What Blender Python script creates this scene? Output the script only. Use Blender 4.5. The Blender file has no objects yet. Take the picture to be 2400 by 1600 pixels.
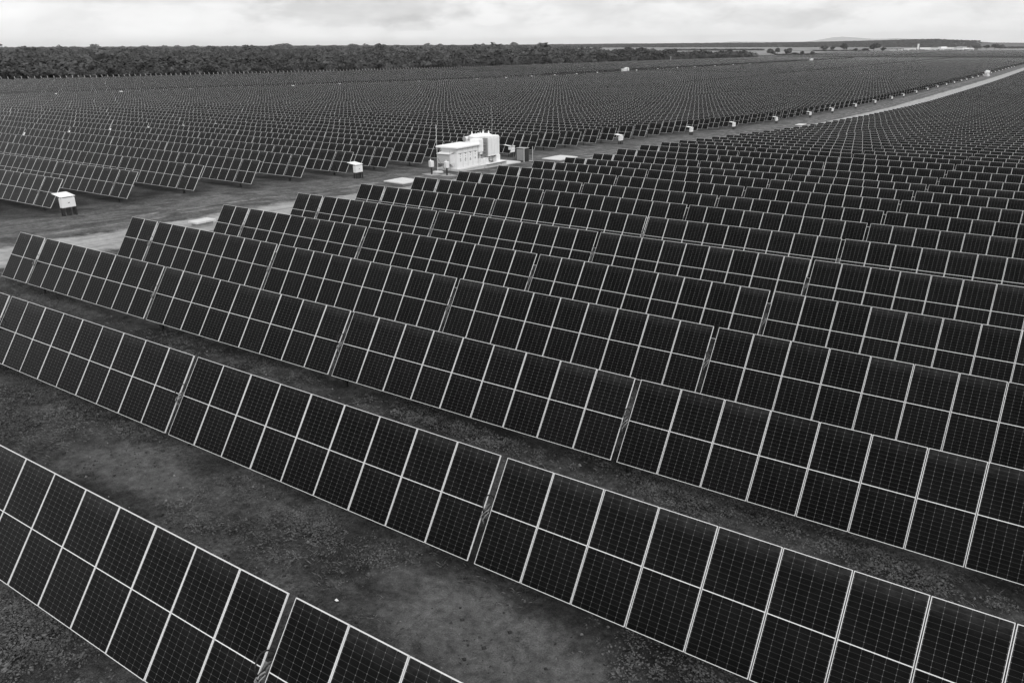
import bpy, math, random
import numpy as np
from mathutils import Matrix, Vector

random.seed(7)
rng = np.random.default_rng(7)
R = math.radians
scene = bpy.context.scene
col = scene.collection

# ------------------------------------------------------------------ camera
CAMZ = 12.0
FPX = 1861.45                       # focal length for a 2400 px wide frame
YAW, PITCH, ROLL = 0.60003, 0.35599, -0.01165
_f = Vector((-math.sin(YAW)*math.cos(PITCH), math.cos(YAW)*math.cos(PITCH), -math.sin(PITCH)))
_r = _f.cross(Vector((0, 0, 1))).normalized()
_u = _r.cross(_f)
_r2 = _r*math.cos(ROLL) + _u*math.sin(ROLL)
_u2 = _u*math.cos(ROLL) - _r*math.sin(ROLL)
cam_data = bpy.data.cameras.new("camera")
cam = bpy.data.objects.new("camera", cam_data)
col.objects.link(cam)
cam_data.sensor_fit = 'HORIZONTAL'
cam_data.sensor_width = 36.0
cam_data.lens = FPX/2400*36.0
cam_data.clip_start = 0.1
cam_data.clip_end = 150000
M = Matrix((( _r2.x, _u2.x, -_f.x, 0), (_r2.y, _u2.y, -_f.y, 0), (_r2.z, _u2.z, -_f.z, CAMZ), (0, 0, 0, 1)))
cam.matrix_world = M
scene.camera = cam
CF, CR, CU = np.array(_f), np.array(_r2), np.array(_u2)


def pix(P):
    """where a world point falls in the 2400x1600 photograph, and its depth"""
    d = np.asarray(P, float) - np.array([0, 0, CAMZ])
    z = d @ CF
    z = np.where(np.abs(z) < 1e-6, 1e-6, z)
    return 1200 + FPX*(d @ CR)/z, 800 - FPX*(d @ CU)/z, z


def ray(u, v):
    return CF + CR*(u-1200)/FPX - CU*(v-800)/FPX


# ------------------------------------------------------------------ sky, sun, exposure
SUN_EL, SUN_ROT = R(36), R(125)
world = bpy.data.worlds.new("World")
scene.world = world
world.use_nodes = True
wt = world.node_tree
for n in list(wt.nodes):
    wt.nodes.remove(n)


class NT:
    """tiny helper for node trees"""
    def __init__(s, tree):
        s.t = tree

    def n(s, typ, **kw):
        nd = s.t.nodes.new(typ)
        for k, v in kw.items():
            if k == 'inp':
                for i, val in v.items():
                    if isinstance(val, bpy.types.NodeSocket):
                        s.t.links.new(val, nd.inputs[i])
                    else:
                        nd.inputs[i].default_value = val
            else:
                setattr(nd, k, v)
        return nd

    def math(s, op, a, b=None, c=None, clamp=False):
        nd = s.t.nodes.new('ShaderNodeMath')
        nd.operation = op
        nd.use_clamp = clamp
        for i, val in enumerate((a, b, c)):
            if val is None:
                continue
            if isinstance(val, bpy.types.NodeSocket):
                s.t.links.new(val, nd.inputs[i])
            else:
                nd.inputs[i].default_value = val
        return nd.outputs[0]

    def mapr(s, x, a, b, c, d, smooth=True):
        nd = s.t.nodes.new('ShaderNodeMapRange')
        nd.interpolation_type = 'SMOOTHSTEP' if smooth else 'LINEAR'
        nd.clamp = True
        s.t.links.new(x, nd.inputs[0])
        for i, v in enumerate((a, b, c, d)):
            nd.inputs[i+1].default_value = v
        return nd.outputs[0]

    def noise(s, vec, scale, detail=4, rough=.55, dist=0.0):
        nd = s.t.nodes.new('ShaderNodeTexNoise')
        if vec is not None:
            s.t.links.new(vec, nd.inputs['Vector'])
        nd.inputs['Scale'].default_value = scale
        nd.inputs['Detail'].default_value = detail
        nd.inputs['Roughness'].default_value = rough
        nd.inputs['Distortion'].default_value = dist
        return nd.outputs[0]

    def mixf(s, f, a, b):
        nd = s.t.nodes.new('ShaderNodeMix')
        nd.data_type = 'FLOAT'
        for i, val in zip((0, 2, 3), (f, a, b)):
            if isinstance(val, bpy.types.NodeSocket):
                s.t.links.new(val, nd.inputs[i])
            else:
                nd.inputs[i].default_value = val
        return nd.outputs[0]

    def gray(s, x):
        nd = s.t.nodes.new('ShaderNodeCombineColor')
        for i in range(3):
            s.t.links.new(x, nd.inputs[i])
        return nd.outputs[0]


W = NT(wt)
tc = W.n('ShaderNodeTexCoord')
sky = W.n('ShaderNodeTexSky', sky_type='NISHITA', sun_disc=False, sun_elevation=SUN_EL, sun_rotation=SUN_ROT)
bw = W.n('ShaderNodeRGBToBW', inp={0: sky.outputs[0]})
bg_sky = W.n('ShaderNodeBackground', inp={0: bw.outputs[0], 1: 0.10})
sep = W.n('ShaderNodeSeparateXYZ', inp={0: tc.outputs['Generated']})
az = W.math('ARCTAN2', sep.outputs[0], sep.outputs[1])
el = W.math('ARCSINE', sep.outputs[2])
# clouds: azimuth / stretched elevation space near the horizon
cv = W.n('ShaderNodeCombineXYZ', inp={0: W.math('MULTIPLY', az, 11.0), 1: W.math('MULTIPLY', el, 30.0), 2: 0.3})
n1 = W.noise(cv.outputs[0], 1.0, 7, .58, .35)
n2 = W.noise(cv.outputs[0], 3.1, 6, .6, .2)
warp = W.math('MULTIPLY', W.math('SUBTRACT', n2, .5), 1.1)


def blob(u, v, ru, rv, amp, soft=.5):
    """a cloud bank centred where the photograph shows it, as a direction in the sky"""
    d = ray(u, v)
    a0 = math.atan2(d[0], d[1])
    e0 = math.asin(d[2]/np.linalg.norm(d))
    x = W.math('MULTIPLY', W.math('SUBTRACT', az, a0), FPX/ru)
    y = W.math('MULTIPLY', W.math('SUBTRACT', el, e0), FPX/rv)
    r2 = W.math('ADD', W.math('MULTIPLY', x, x), W.math('MULTIPLY', y, y))
    r_ = W.math('ADD', W.math('SQRT', r2), warp)
    return W.mapr(r_, 1-soft, 1+soft*.3, amp, 0)


val = W.mapr(n1, .38, .62, .86, .99)
val = W.math('ADD', val, W.math('MULTIPLY', W.math('SUBTRACT', n2, .5), .26))
for b in ((860, 22, 270, 38, -.15, .45), (960, 56, 80, 18, -.10, .4), (380, 0, 420, 10, -.10, .8), (1330, 10, 240, 40, -.055, .8), (1820, 40, 170, 24, -.12, .5),
          (1650, -6, 160, 14, -.10, .7), (2300, 30, 190, 40, -.04, .8), (300, 55, 520, 40, .07, .8), (1150, 45, 45, 13, .12, .4),
          (1330, 40, 55, 20, .09, .5), (1290, 22, 26, 12, .07, .4), (1560, 30, 80, 20, .06, .5), (20, 10, 120, 30, .08, .6), (1250, 85, 700, 18, .05, .9), (2080, 18, 90, 18, .03, .8)):
    val = W.math('ADD', val, blob(*b))
val = W.math('ADD', val, W.mapr(el, -.01, .035, .24, .02))
# higher overcast, out of frame: an even, broken grey deck
hv = W.n('ShaderNodeMapping', inp={0: tc.outputs['Generated'], 3: (1, 1, 2.2)})
n3 = W.noise(hv.outputs[0], 2.2, 5, .55, .3)
high = W.mapr(n3, .3, .7, .90, 1.30)   # an overcast sky is brighter overhead than at the horizon
val = W.mixf(W.mapr(el, .07, .55, 0, 1), val, high)
bg_cloud = W.n('ShaderNodeBackground', inp={0: W.gray(val), 1: 1.0})
mixs = W.n('ShaderNodeMixShader', inp={0: .93, 1: bg_sky.outputs[0], 2: bg_cloud.outputs[0]})
W.n('ShaderNodeOutputWorld', inp={0: mixs.outputs[0]})

sun_d = bpy.data.lights.new("sun", 'SUN')
sun_d.energy = 1.4
sun_d.angle = R(18)
sun = bpy.data.objects.new("sun", sun_d)
col.objects.link(sun)
_sd = Vector((math.sin(SUN_ROT)*math.cos(SUN_EL), math.cos(SUN_ROT)*math.cos(SUN_EL), math.sin(SUN_EL)))
sun.rotation_euler = _sd.to_track_quat('Z', 'Y').to_euler()
sun.location = (30, -30, 60)

scene.render.engine = 'CYCLES'
scene.view_settings.view_transform = 'Standard'
scene.view_settings.look = 'None'
scene.view_settings.exposure = 0.0
scene.view_settings.gamma = 1.0
scene.view_settings.use_curve_mapping = False
scene.cycles.max_bounces = 5
scene.cycles.volume_bounces = 0

# ------------------------------------------------------------------ terrain
def poly(l):
    return np.array([a for a, b in l], float), np.array([b for a, b in l], float)


RIGHT = poly([(-60, 4.1), (5.8, 1.626), (11.5, 1.477), (17.3, 1.265), (23.1, 1.012), (28.9, .765), (34.7, .70), (40.5, .488), (46.2, .223), (52, -.10), (57.8, -.333),
              (63.6, -.582), (69.4, -.93), (75.2, -1.168), (80.9, -1.29), (86.7, -1.447), (92.5, -1.70), (105, -2.39), (117, -2.99), (129, -3.63), (153, -4.78),
              (171, -5.46), (183, -5.86), (207, -6.7), (232, -7.34), (264, -8.18), (306, -9.0), (357, -9.6), (391, -9.95), (455, -10.6), (568, -11.5), (745, -12.1), (1100, -13.2), (1500, -14)])
LEFT = poly([(-60, 4.4), (29.3, 1.0), (35, .74), (40.9, .52), (46.7, .25), (52.4, -.02), (58, -.24), (64, -.46), (69.6, -.72), (87, -1.48), (98.5, -2.04), (110, -2.48),
             (121.7, -2.92), (133, -3.4), (151, -4.18), (163, -4.67), (174, -5.09), (186, -5.54), (192, -5.76), (214, -6.42), (237, -6.9), (259, -7.4), (310, -8.3),
             (361, -8.75), (425, -9.1), (590, -9.95), (1027, -11.8), (1500, -14)])
C1 = poly([(-60, 4.6), (40, .95), (51.5, .5), (57, .24), (69, -.17), (80.5, -.58), (92, -1.1), (103.6, -1.6), (115, -2.02), (126.5, -2.62), (138, -3.2), (160, -4.1), (190, -5.1),
           (230, -6.0), (300, -7.6), (400, -8.6), (590, -9.6), (1027, -11.6), (1500, -14)])
C2 = poly([(-60, 4.0), (60, .2), (102, -1.82), (114, -2.2), (126, -2.5), (137, -2.85), (149, -3.25), (160, -3.55), (172, -3.72), (183, -3.95), (200, -4.33), (250, -5.3), (310, -6.4),
           (400, -7.8), (590, -8.8), (1100, -11.2), (1500, -14)])
C3 = poly([(-60, 3.0), (100, -2.1), (148, -3.15), (171, -3.5), (200, -4.07), (229, -4.6), (252, -4.95), (281, -5.42), (310, -5.95), (339, -6.5), (362, -6.85), (390, -7.2), (419, -7.38),
           (448, -7.58), (477, -7.8), (536, -8.0), (581, -8.0), (750, -9.0), (1110, -10.85), (1500, -14)])
C4 = poly([(-60, 1.0), (120, -1.6), (158, -1.95), (181, -2.18), (199, -2.4), (216, -2.62), (270, -3.5), (340, -4.5), (480, -6.0), (600, -7.0), (750, -7.8), (960, -9.2), (1110, -10.3), (1300, -11.6), (1500, -14)])
CFe = poly([(-60, 1.2), (120, -1.2), (182, -1.6), (221, -2.25), (268, -2.85), (339, -3.75), (393, -4.4), (480, -5.2), (592, -6.15), (745, -7.0), (961, -8.3), (1107, -9.4), (1293, -10.9), (1600, -14)])
KNOTS = np.array([-402, -343, -289, -219, -112.3, -58.85, -41.14])
CURV = [CFe, C4, C3, C2, C1, LEFT, RIGHT]


def zax(x, y):
    """height of the tracker axis above datum (vectorised)"""
    x = np.asarray(x, float)
    y = np.asarray(y, float)
    x, y = np.broadcast_arrays(x, y)
    vals = np.stack([np.interp(y, c[0], c[1]) for c in CURV], 0)
    xi = np.clip(x, KNOTS[0], KNOTS[-1])
    k = np.clip(np.searchsorted(KNOTS, xi, side='right')-1, 0, len(KNOTS)-2)
    t = (xi-KNOTS[k])/(KNOTS[k+1]-KNOTS[k])
    flat = k.ravel()
    v2 = vals.reshape(len(CURV), -1)
    idx = np.arange(flat.size)
    a = v2[flat, idx].reshape(k.shape)
    b = v2[flat+1, idx].reshape(k.shape)
    z = a*(1-t)+b*t
    z = z - 0.0035*np.clip(x+41.14, 0, 80)*np.clip((60-y)/30, 0, 1)
    # everything runs out to the level plain
    far = np.clip((np.maximum(np.abs(x+200)-250, 0) + np.maximum(y-1400, 0) + np.maximum(-40-y, 0))/500, 0, 1)
    far = far*far*(3-2*far)
    tilt = .0069*np.maximum(0, -x-420) - .0023*np.maximum(0, y-1400)
    return z*(1-far) + (-14.0)*far + 1.487 + tilt


def hash2(ix, iy):
    h = np.sin(ix*127.1+iy*311.7)*43758.5453
    return h-np.floor(h)


def vnoise(x, y):
    x = np.asarray(x, float)
    y = np.asarray(y, float)
    ix, iy = np.floor(x), np.floor(y)
    fx, fy = x-ix, y-iy
    fx, fy = fx*fx*(3-2*fx), fy*fy*(3-2*fy)
    a, b, c, d = hash2(ix, iy), hash2(ix+1, iy), hash2(ix, iy+1), hash2(ix+1, iy+1)
    return (a*(1-fx)+b*fx)*(1-fy)+(c*(1-fx)+d*fx)*fy


def fbm(x, y, o=4):
    s, a = 0, .5
    for i in range(o):
        s = s+a*vnoise(x*2**i+17*i, y*2**i-9*i)
        a *= .5
    return s/(1-.5**o)


def gz(x, y):
    """ground height"""
    z = zax(x, y)-1.5
    x = np.asarray(x, float)
    y = np.asarray(y, float)
    near = np.clip((160-np.hypot(x+20, y))/60, 0, 1)
    return z + near*(.09*(fbm(x*.35, y*.35)-.5) + .05*(fbm(x*1.1+5, y*1.1, 3)-.5))


def drift(y, x=-58.0):
    w = np.clip((np.asarray(x, float)+289)/(289-58.85), 0, 1)
    return .0088*np.maximum(0, np.asarray(y, float)-165)*w


# ------------------------------------------------------------------ materials
def mat(name):
    m = bpy.data.materials.new(name)
    m.use_nodes = True
    t = m.node_tree
    for n in list(t.nodes):
        t.nodes.remove(n)
    g = NT(t)
    bs = g.n('ShaderNodeBsdfPrincipled')
    out = g.n('ShaderNodeOutputMaterial', inp={0: bs.outputs[0]})
    return m, g, bs


def plain(name, v, rough=.6, metal=0, var=.12, scale=3.0, bump=0.0, spec=.4):
    """one base grey with grain, streaks and wear"""
    m, g, bs = mat(name)
    t_ = g.n('ShaderNodeTexCoord')
    n = g.noise(t_.outputs['Object'], scale, 6, .65)
    n_ = g.noise(t_.outputs['Object'], scale*7, 3, .6)
    s = g.math('ADD', g.math('MULTIPLY', n, .7), g.math('MULTIPLY', n_, .3))
    c = g.mapr(s, .3, .7, v*(1-var), v*(1+var*.6), False)
    g.t.links.new(g.gray(c), bs.inputs['Base Color'])
    bs.inputs['Roughness'].default_value = rough
    bs.inputs['Metallic'].default_value = metal
    bs.inputs['Specular IOR Level'].default_value = spec
    if bump:
        b = g.n('ShaderNodeBump', inp={'Strength': bump, 'Distance': .02, 'Height': s})
        g.t.links.new(b.outputs[0], bs.inputs['Normal'])
    return m


def soil_value(g, co):
    """patchy dark damp earth with paler dry crust"""
    a = g.noise(co, .085, 5, .6, .6)
    b = g.noise(co, .55, 7, .62, .4)
    c = g.noise(co, 4.5, 6, .7)
    f = g.noise(co, 38, 3, .7)
    big = g.mapr(a, .34, .66, 0, 1)
    mid = g.mapr(b, .36, .68, 0, 1)
    v = g.mixf(big, .013, .044)
    v = g.mixf(mid, v, g.math('MULTIPLY', v, 2.5))
    c2 = g.noise(co, 13, 5, .75)
    v = g.math('MULTIPLY', v, g.mapr(c2, .35, .65, .6, 1.4, False))
    # bare, trodden places between the near rows
    sp = g.n('ShaderNodeSeparateXYZ', inp={0: co})
    wx = g.math('MULTIPLY', g.math('SUBTRACT', b, .5), 5.0)
    wy = g.math('MULTIPLY', g.math('SUBTRACT', g.noise(co, 1.3, 6, .7), .5), 2.6)
    worn = None
    for (x_, y_, rx, ry, am) in ((-7.6, 9.8, 3.4, 1.5, 1.0), (-19.4, 9.8, 3.2, 1.1, .8), (-20.5, 18.6, 5.0, .9, .55), (-31.5, 18.2, 4.5, .9, .6), (-26, 7.5, 3.0, 1.4, .4), (2, 15.5, 4, 1.0, .4), (-12, 15.8, 3, .8, .35)):
        ex = g.math('DIVIDE', g.math('ADD', g.math('SUBTRACT', sp.outputs[0], x_), wx), rx)
        ey = g.math('DIVIDE', g.math('ADD', g.math('SUBTRACT', sp.outputs[1], y_), wy), ry)
        rr = g.math('SQRT', g.math('ADD', g.math('MULTIPLY', ex, ex), g.math('MULTIPLY', ey, ey)))
        w_ = g.mapr(rr, .45, 1.15, am, 0)
        worn = w_ if worn is None else g.math('MAXIMUM', worn, w_)
    v = g.mixf(worn, v, .125)
    v = g.math('MULTIPLY', v, g.mapr(c, .3, .7, .5, 1.5, False))
    v = g.math('MULTIPLY', v, g.mapr(f, .3, .7, .62, 1.38, False))
    return v, b, c, f


def far_fade(g, co, v):
    """beyond the solar field the plain is dry grassland"""
    sx = g.n('ShaderNodeSeparateXYZ', inp={0: co})
    w = g.mapr(sx.outputs[1], 1330, 1420, 0, 1)
    st = g.n('ShaderNodeMapping', inp={0: co, 3: (.0016, .004, 1)})
    nn = g.noise(st.outputs[0], 1.0, 4, .6, .3)
    st2 = g.n('ShaderNodeMapping', inp={0: co, 3: (.02, .05, 1)})
    n2_ = g.noise(st2.outputs[0], 1.0, 4, .6, .3)
    grass = g.math('MULTIPLY', g.mapr(nn, .35, .65, .13, .30), g.mapr(n2_, .3, .7, .7, 1.2))
    return g.mixf(w, v, grass)


def make_soil():
    m, g, bs = mat('soil')
    t_ = g.n('ShaderNodeTexCoord')
    co = t_.outputs['Object']
    v, b, c, f = soil_value(g, co)
    sx = g.n('ShaderNodeSeparateXYZ', inp={0: co})
    # trampled, paler earth of the service corridor between the two fields
    wob = g.math('MULTIPLY', g.math('SUBTRACT', g.noise(co, .16, 4), .5), 5.0)
    xx = g.math('ADD', sx.outputs[0], wob)
    xx = g.math('SUBTRACT', xx, g.math('MULTIPLY', .0088, g.math('MAXIMUM', 0, g.math('SUBTRACT', sx.outputs[1], 165))))
    k = g.math('MULTIPLY', g.mapr(xx, -64, -57, 0, 1), g.mapr(xx, -44.5, -42.0, 1, 0))
    stc = g.n('ShaderNodeMapping', inp={0: co, 3: (.55, .17, 1)})
    streak = g.math('ADD', g.math('MULTIPLY', g.noise(stc.outputs[0], 1.0, 7, .75, 1.6), .6), g.math('MULTIPLY', b, .4))
    corr = g.math('MULTIPLY', g.mapr(streak, .38, .62, .07, .19), g.math('MULTIPLY', g.mapr(c, .3, .7, .65, 1.35), g.mapr(f, .3, .7, .75, 1.25)))
    rut = g.math('ABSOLUTE', g.math('SUBTRACT', g.math('ABSOLUTE', g.math('SUBTRACT', g.math('ADD', sx.outputs[0], g.math('MULTIPLY', wob, .35)), -53.2)), .85))
    rutm = g.math('MULTIPLY', g.mapr(rut, .12, .32, 1, 0), g.mapr(streak, .40, .58, 0, .75))
    corr = g.mixf(rutm, corr, g.math('MULTIPLY', corr, 1.9))
    v = g.mixf(g.math('MULTIPLY', k, .85), v, corr)
    v = far_fade(g, co, v)
    g.t.links.new(g.gray(v), bs.inputs['Base Color'])
    bs.inputs['Roughness'].default_value = .95
    bs.inputs['Specular IOR Level'].default_value = .12
    h = g.math('ADD', g.math('MULTIPLY', c, .6), g.math('MULTIPLY', f, .35))
    bp = g.n('ShaderNodeBump', inp={'Strength': 1.0, 'Distance': .14, 'Height': h})
    g.t.links.new(bp.outputs[0], bs.inputs['Normal'])
    return m


def make_road(name, lo, hi, edge=.18, dry=1.0):
    m, g, bs = mat(name)
    t_ = g.n('ShaderNodeTexCoord')
    co = t_.outputs['Object']
    uv = g.n('ShaderNodeSeparateXYZ', inp={0: t_.outputs['UV']})
    stc = g.n('ShaderNodeMapping', inp={0: co, 3: (1.9, .16, 1)})
    s = g.math('ADD', g.math('MULTIPLY', g.noise(stc.outputs[0], 1.0, 7, .7, .9), .6), g.math('MULTIPLY', g.noise(co, .8, 5, .7), .4))
    c = g.noise(co, 3.0, 6, .7)
    f = g.noise(co, 26, 3, .7)
    v = g.mapr(s, .34, .66, lo, hi)
    v = g.math('MULTIPLY', v, g.mapr(c, .28, .72, .78, 1.18, False))
    v = g.math('MULTIPLY', v, g.mapr(f, .28, .72, .86, 1.12, False))
    sx = g.n('ShaderNodeSeparateXYZ', inp={0: co})     # the gravel is newer and paler further out
    v = g.math('MULTIPLY', v, g.mapr(sx.outputs[1], 40, 230, 1, dry))
    v0, _, _, _ = soil_value(g, co)
    v0 = g.math('MULTIPLY', v0, 1.7)
    d = g.math('MINIMUM', uv.outputs[0], g.math('SUBTRACT', 1.0, uv.outputs[0]))
    d = g.math('ADD', d, g.math('MULTIPLY', g.math('SUBTRACT', g.noise(co, .9, 5, .7), .5), .5))
    w = g.mapr(d, .0, edge, 0, 1)
    v = g.mixf(w, v0, v)
    g.t.links.new(g.gray(v), bs.inputs['Base Color'])
    bs.inputs['Roughness'].default_value = .95
    bs.inputs['Specular IOR Level'].default_value = .1
    h = g.math('ADD', g.math('MULTIPLY', s, .5), g.math('ADD', g.math('MULTIPLY', c, .4), g.math('MULTIPLY', f, .25)))
    bp = g.n('ShaderNodeBump', inp={'Strength': .6, 'Distance': .06, 'Height': h})
    g.t.links.new(bp.outputs[0], bs.inputs['Normal'])
    return m


def make_glass():
    """printed silicon cells behind anti-reflective glass: 6 x 24 half cells"""
    m, g, bs = mat('solar_cells')
    t_ = g.n('ShaderNodeTexCoord')
    uv = g.n('ShaderNodeSeparateXYZ', inp={0: t_.outputs['UV']})
    oi = g.n('ShaderNodeObjectInfo')
    u, v = uv.outputs[0], uv.outputs[1]

    def edge(x, size):
        fr = g.math('FRACT', g.math('ADD', x, .5))
        return g.math('MULTIPLY', g.math('ABSOLUTE', g.math('SUBTRACT', fr, .5)), size)   # metres to the nearest cell edge
    du, dv = edge(u, .182), edge(v, .0925)
    lu = g.mapr(du, .0016, .0034, 1, 0, False)
    lv = g.mapr(dv, .0012, .0030, 1, 0, False)
    dash = g.mapr(edge(g.math('MULTIPLY', u, 9), .02), .004, .006, .6, 1.0, False)
    lv = g.math('MULTIPLY', lv, dash)
    dot = g.mapr(g.math('ADD', du, g.math('MULTIPLY', dv, .9)), .006, .010, 1, 0, False)
    idx = g.math('FLOOR', g.math('DIVIDE', u, 6.0))
    wn = g.n('ShaderNodeTexWhiteNoise', noise_dimensions='2D')
    cb = g.n('ShaderNodeCombineXYZ', inp={0: idx, 1: g.math('MULTIPLY', oi.outputs['Random'], 50)})
    g.t.links.new(cb.outputs[0], wn.inputs['Vector'])
    tone = g.mapr(wn.outputs[0], 0, 1, .0008, .0034, False)
    cellv = g.n('ShaderNodeCombineXYZ', inp={0: g.math('FLOOR', u), 1: g.math('FLOOR', v), 2: oi.outputs['Random']})
    wn2 = g.n('ShaderNodeTexWhiteNoise', noise_dimensions='3D', inp={0: cellv.outputs[0]})
    tone = g.math('MULTIPLY', tone, g.mapr(wn2.outputs[0], 0, 1, .85, 1.18, False))
    # dust washed towards the lower frame edge and in thin smears
    dn = g.noise(t_.outputs['Object'], 1.7, 5, .6)
    dust = g.math('MULTIPLY', g.mapr(dn, .4, .75, 0, 1), .004)
    c = g.math('ADD', tone, dust)
    # paler band along the upper frame edge, fainter below mid-height, different on every module
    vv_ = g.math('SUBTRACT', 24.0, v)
    top_band = g.math('MULTIPLY', g.mapr(vv_, 0, 4.0, .017, 0), g.mapr(wn.outputs[0], 0, 1, .35, 1.3, False))
    mid_band = g.math('MULTIPLY', g.mapr(g.math('ABSOLUTE', g.math('SUBTRACT', v, 11.4)), 0, 1.6, .004, 0), g.mapr(wn.outputs[0], 0, 1, 1.3, .2, False))
    band_noise = g.noise(t_.outputs['UV'], 1.1, 3, .6)
    c = g.math('ADD', c, g.math('MULTIPLY', g.math('ADD', top_band, mid_band), g.mapr(band_noise, .3, .7, .5, 1.4)))
    c = g.mixf(g.math('MULTIPLY', lv, .85), c, .075)
    c = g.mixf(g.math('MULTIPLY', lu, .85), c, .095)
    c = g.mixf(dot, c, .22)
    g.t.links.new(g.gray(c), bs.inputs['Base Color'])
    bs.inputs['Roughness'].default_value = .16
    bs.inputs['IOR'].default_value = 1.155
    bs.inputs['Specular IOR Level'].default_value = .5
    return m


def make_leaf(name, lo, hi, scale=.5):
    m, g, bs = mat(name)
    t_ = g.n('ShaderNodeTexCoord')
    oi = g.n('ShaderNodeObjectInfo')
    n = g.noise(t_.outputs['Object'], scale, 4, .7)
    n_ = g.noise(t_.outputs['Object'], scale*6, 3, .7)
    s = g.math('ADD', g.math('MULTIPLY', n, .5), g.math('MULTIPLY', n_, .5))
    c = g.mapr(s, .35, .65, lo, hi)
    c = g.math('MULTIPLY', c, g.mapr(oi.outputs['Random'], 0, 1, .5, 1.6, False))
    g.t.links.new(g.gray(c), bs.inputs['Base Color'])
    bs.inputs['Roughness'].default_value = .8
    bs.inputs['Specular IOR Level'].default_value = .2
    return m


MS = dict(
    soil=make_soil(), road=make_road('gravel_road', .23, .40, .18, 1.12), track=make_road('worn_track', .10, .22, .3),
    glass=make_glass(),
    frame=plain('anodised_frame', .78, .45, 0, .14, 1.5),
    strip=plain('white_backsheet', .80, .5, 0, .05, 1.5),
    back=plain('panel_back', .30, .6, 0, .1),
    steel=plain('galvanised_steel', .12, .5, .35, .2, 4),
    tube=plain('torque_tube_steel', .24, .5, .3, .2, 3),
    dark=plain('dark_metal', .03, .5, 0, .3, 5),
    rubber=plain('black_rubber', .015, .6, 0, .2),
    white=plain('white_paint', .84, .45, 0, .07, 1.3, .05),
    white2=plain('off_white_paint', .74, .5, 0, .10, 2.0, .05),
    seam=plain('panel_seam', .30, .7),
    grayp=plain('grey_paint', .30, .5, 0, .12),
    conc=plain('concrete', .60, .85, 0, .16, 2.2, .25, .2),
    concd=plain('weathered_concrete', .33, .9, 0, .3, 2.0, .3, .2),
    sign=plain('sign_ink', .05, .6),
    leaf=make_leaf('weed_leaves', .025, .17, 1.6), straw=make_leaf('dry_grass', .07, .26, 1.2),
    crown=make_leaf('tree_leaves', .024, .092, .6), bark=plain('bark', .10, .9, 0, .3, 3, .4),
    hill=plain('hazed_far_hills', .42, .95, 0, .3, .001), roof=plain('tiled_roof', .30, .8, 0, .3, .3),  # hill grey lightened to carry the distance haze in its colour
    plaster=plain('white_plaster', .78, .7, 0, .2, .2), stone=plain('stones', .20, .9, 0, .5, 6, .3), clod=plain('earth_clods', .050, .95, 0, .7, .8, .3, .1),
)


# ------------------------------------------------------------------ mesh tools
class MB:
    """collects faces of several materials, builds ONE mesh"""
    def __init__(s):
        s.v, s.f, s.m, s.uv = [], [], [], []

    def face(s, pts, mi=0, uv=None):
        i = len(s.v)
        s.v += [tuple(p) for p in pts]
        s.f.append(tuple(range(i, i+len(pts))))
        s.m.append(mi)
        s.uv += uv if uv else [(0., 0.)]*len(pts)

    def box(s, x0, x1, y0, y1, z0, z1, mi=0, skip=''):
        if '-z' not in skip: s.face([(x0, y1, z0), (x1, y1, z0), (x1, y0, z0), (x0, y0, z0)], mi)
        if '+z' not in skip: s.face([(x0, y0, z1), (x1, y0, z1), (x1, y1, z1), (x0, y1, z1)], mi)
        if '-y' not in skip: s.face([(x0, y0, z0), (x1, y0, z0), (x1, y0, z1), (x0, y0, z1)], mi)
        if '+y' not in skip: s.face([(x1, y1, z0), (x0, y1, z0), (x0, y1, z1), (x1, y1, z1)], mi)
        if '-x' not in skip: s.face([(x0, y1, z0), (x0, y0, z0), (x0, y0, z1), (x0, y1, z1)], mi)
        if '+x' not in skip: s.face([(x1, y0, z0), (x1, y1, z0), (x1, y1, z1), (x1, y0, z1)], mi)

    def cyl(s, p0, p1, r0, r1=None, n=10, mi=0, caps=True):
        r1 = r0 if r1 is None else r1
        p0, p1 = Vector(p0), Vector(p1)
        d = (p1-p0).normalized()
        a = d.orthogonal().normalized()
        b = d.cross(a)
        A = [p0+(a*math.cos(2*math.pi*k/n)+b*math.sin(2*math.pi*k/n))*r0 for k in range(n)]
        B = [p1+(a*math.cos(2*math.pi*k/n)+b*math.sin(2*math.pi*k/n))*r1 for k in range(n)]
        for k in range(n):
            j = (k+1) % n
            s.face([A[k], A[j], B[j], B[k]], mi)
        if caps:
            s.face(list(reversed(A)), mi)
            s.face(B, mi)

    def tube(s, pts, r, n=6, mi=0):
        for a, b in zip(pts[:-1], pts[1:]):
            s.cyl(a, b, r, r, n, mi, True)

    def mesh(s, name, mats, smooth=False):
        me = bpy.data.meshes.new(name)
        me.from_pydata(s.v, [], s.f)
        for m in mats:
            me.materials.append(m)
        me.polygons.foreach_set('material_index', s.m)
        if any(u != (0., 0.) for u in s.uv):
            l = me.uv_layers.new(name='UVMap')
            l.data.foreach_set('uv', np.array(s.uv, 'f').ravel())
        if smooth:
            me.polygons.foreach_set('use_smooth', [True]*len(s.f))
        me.update()
        return me


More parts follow.
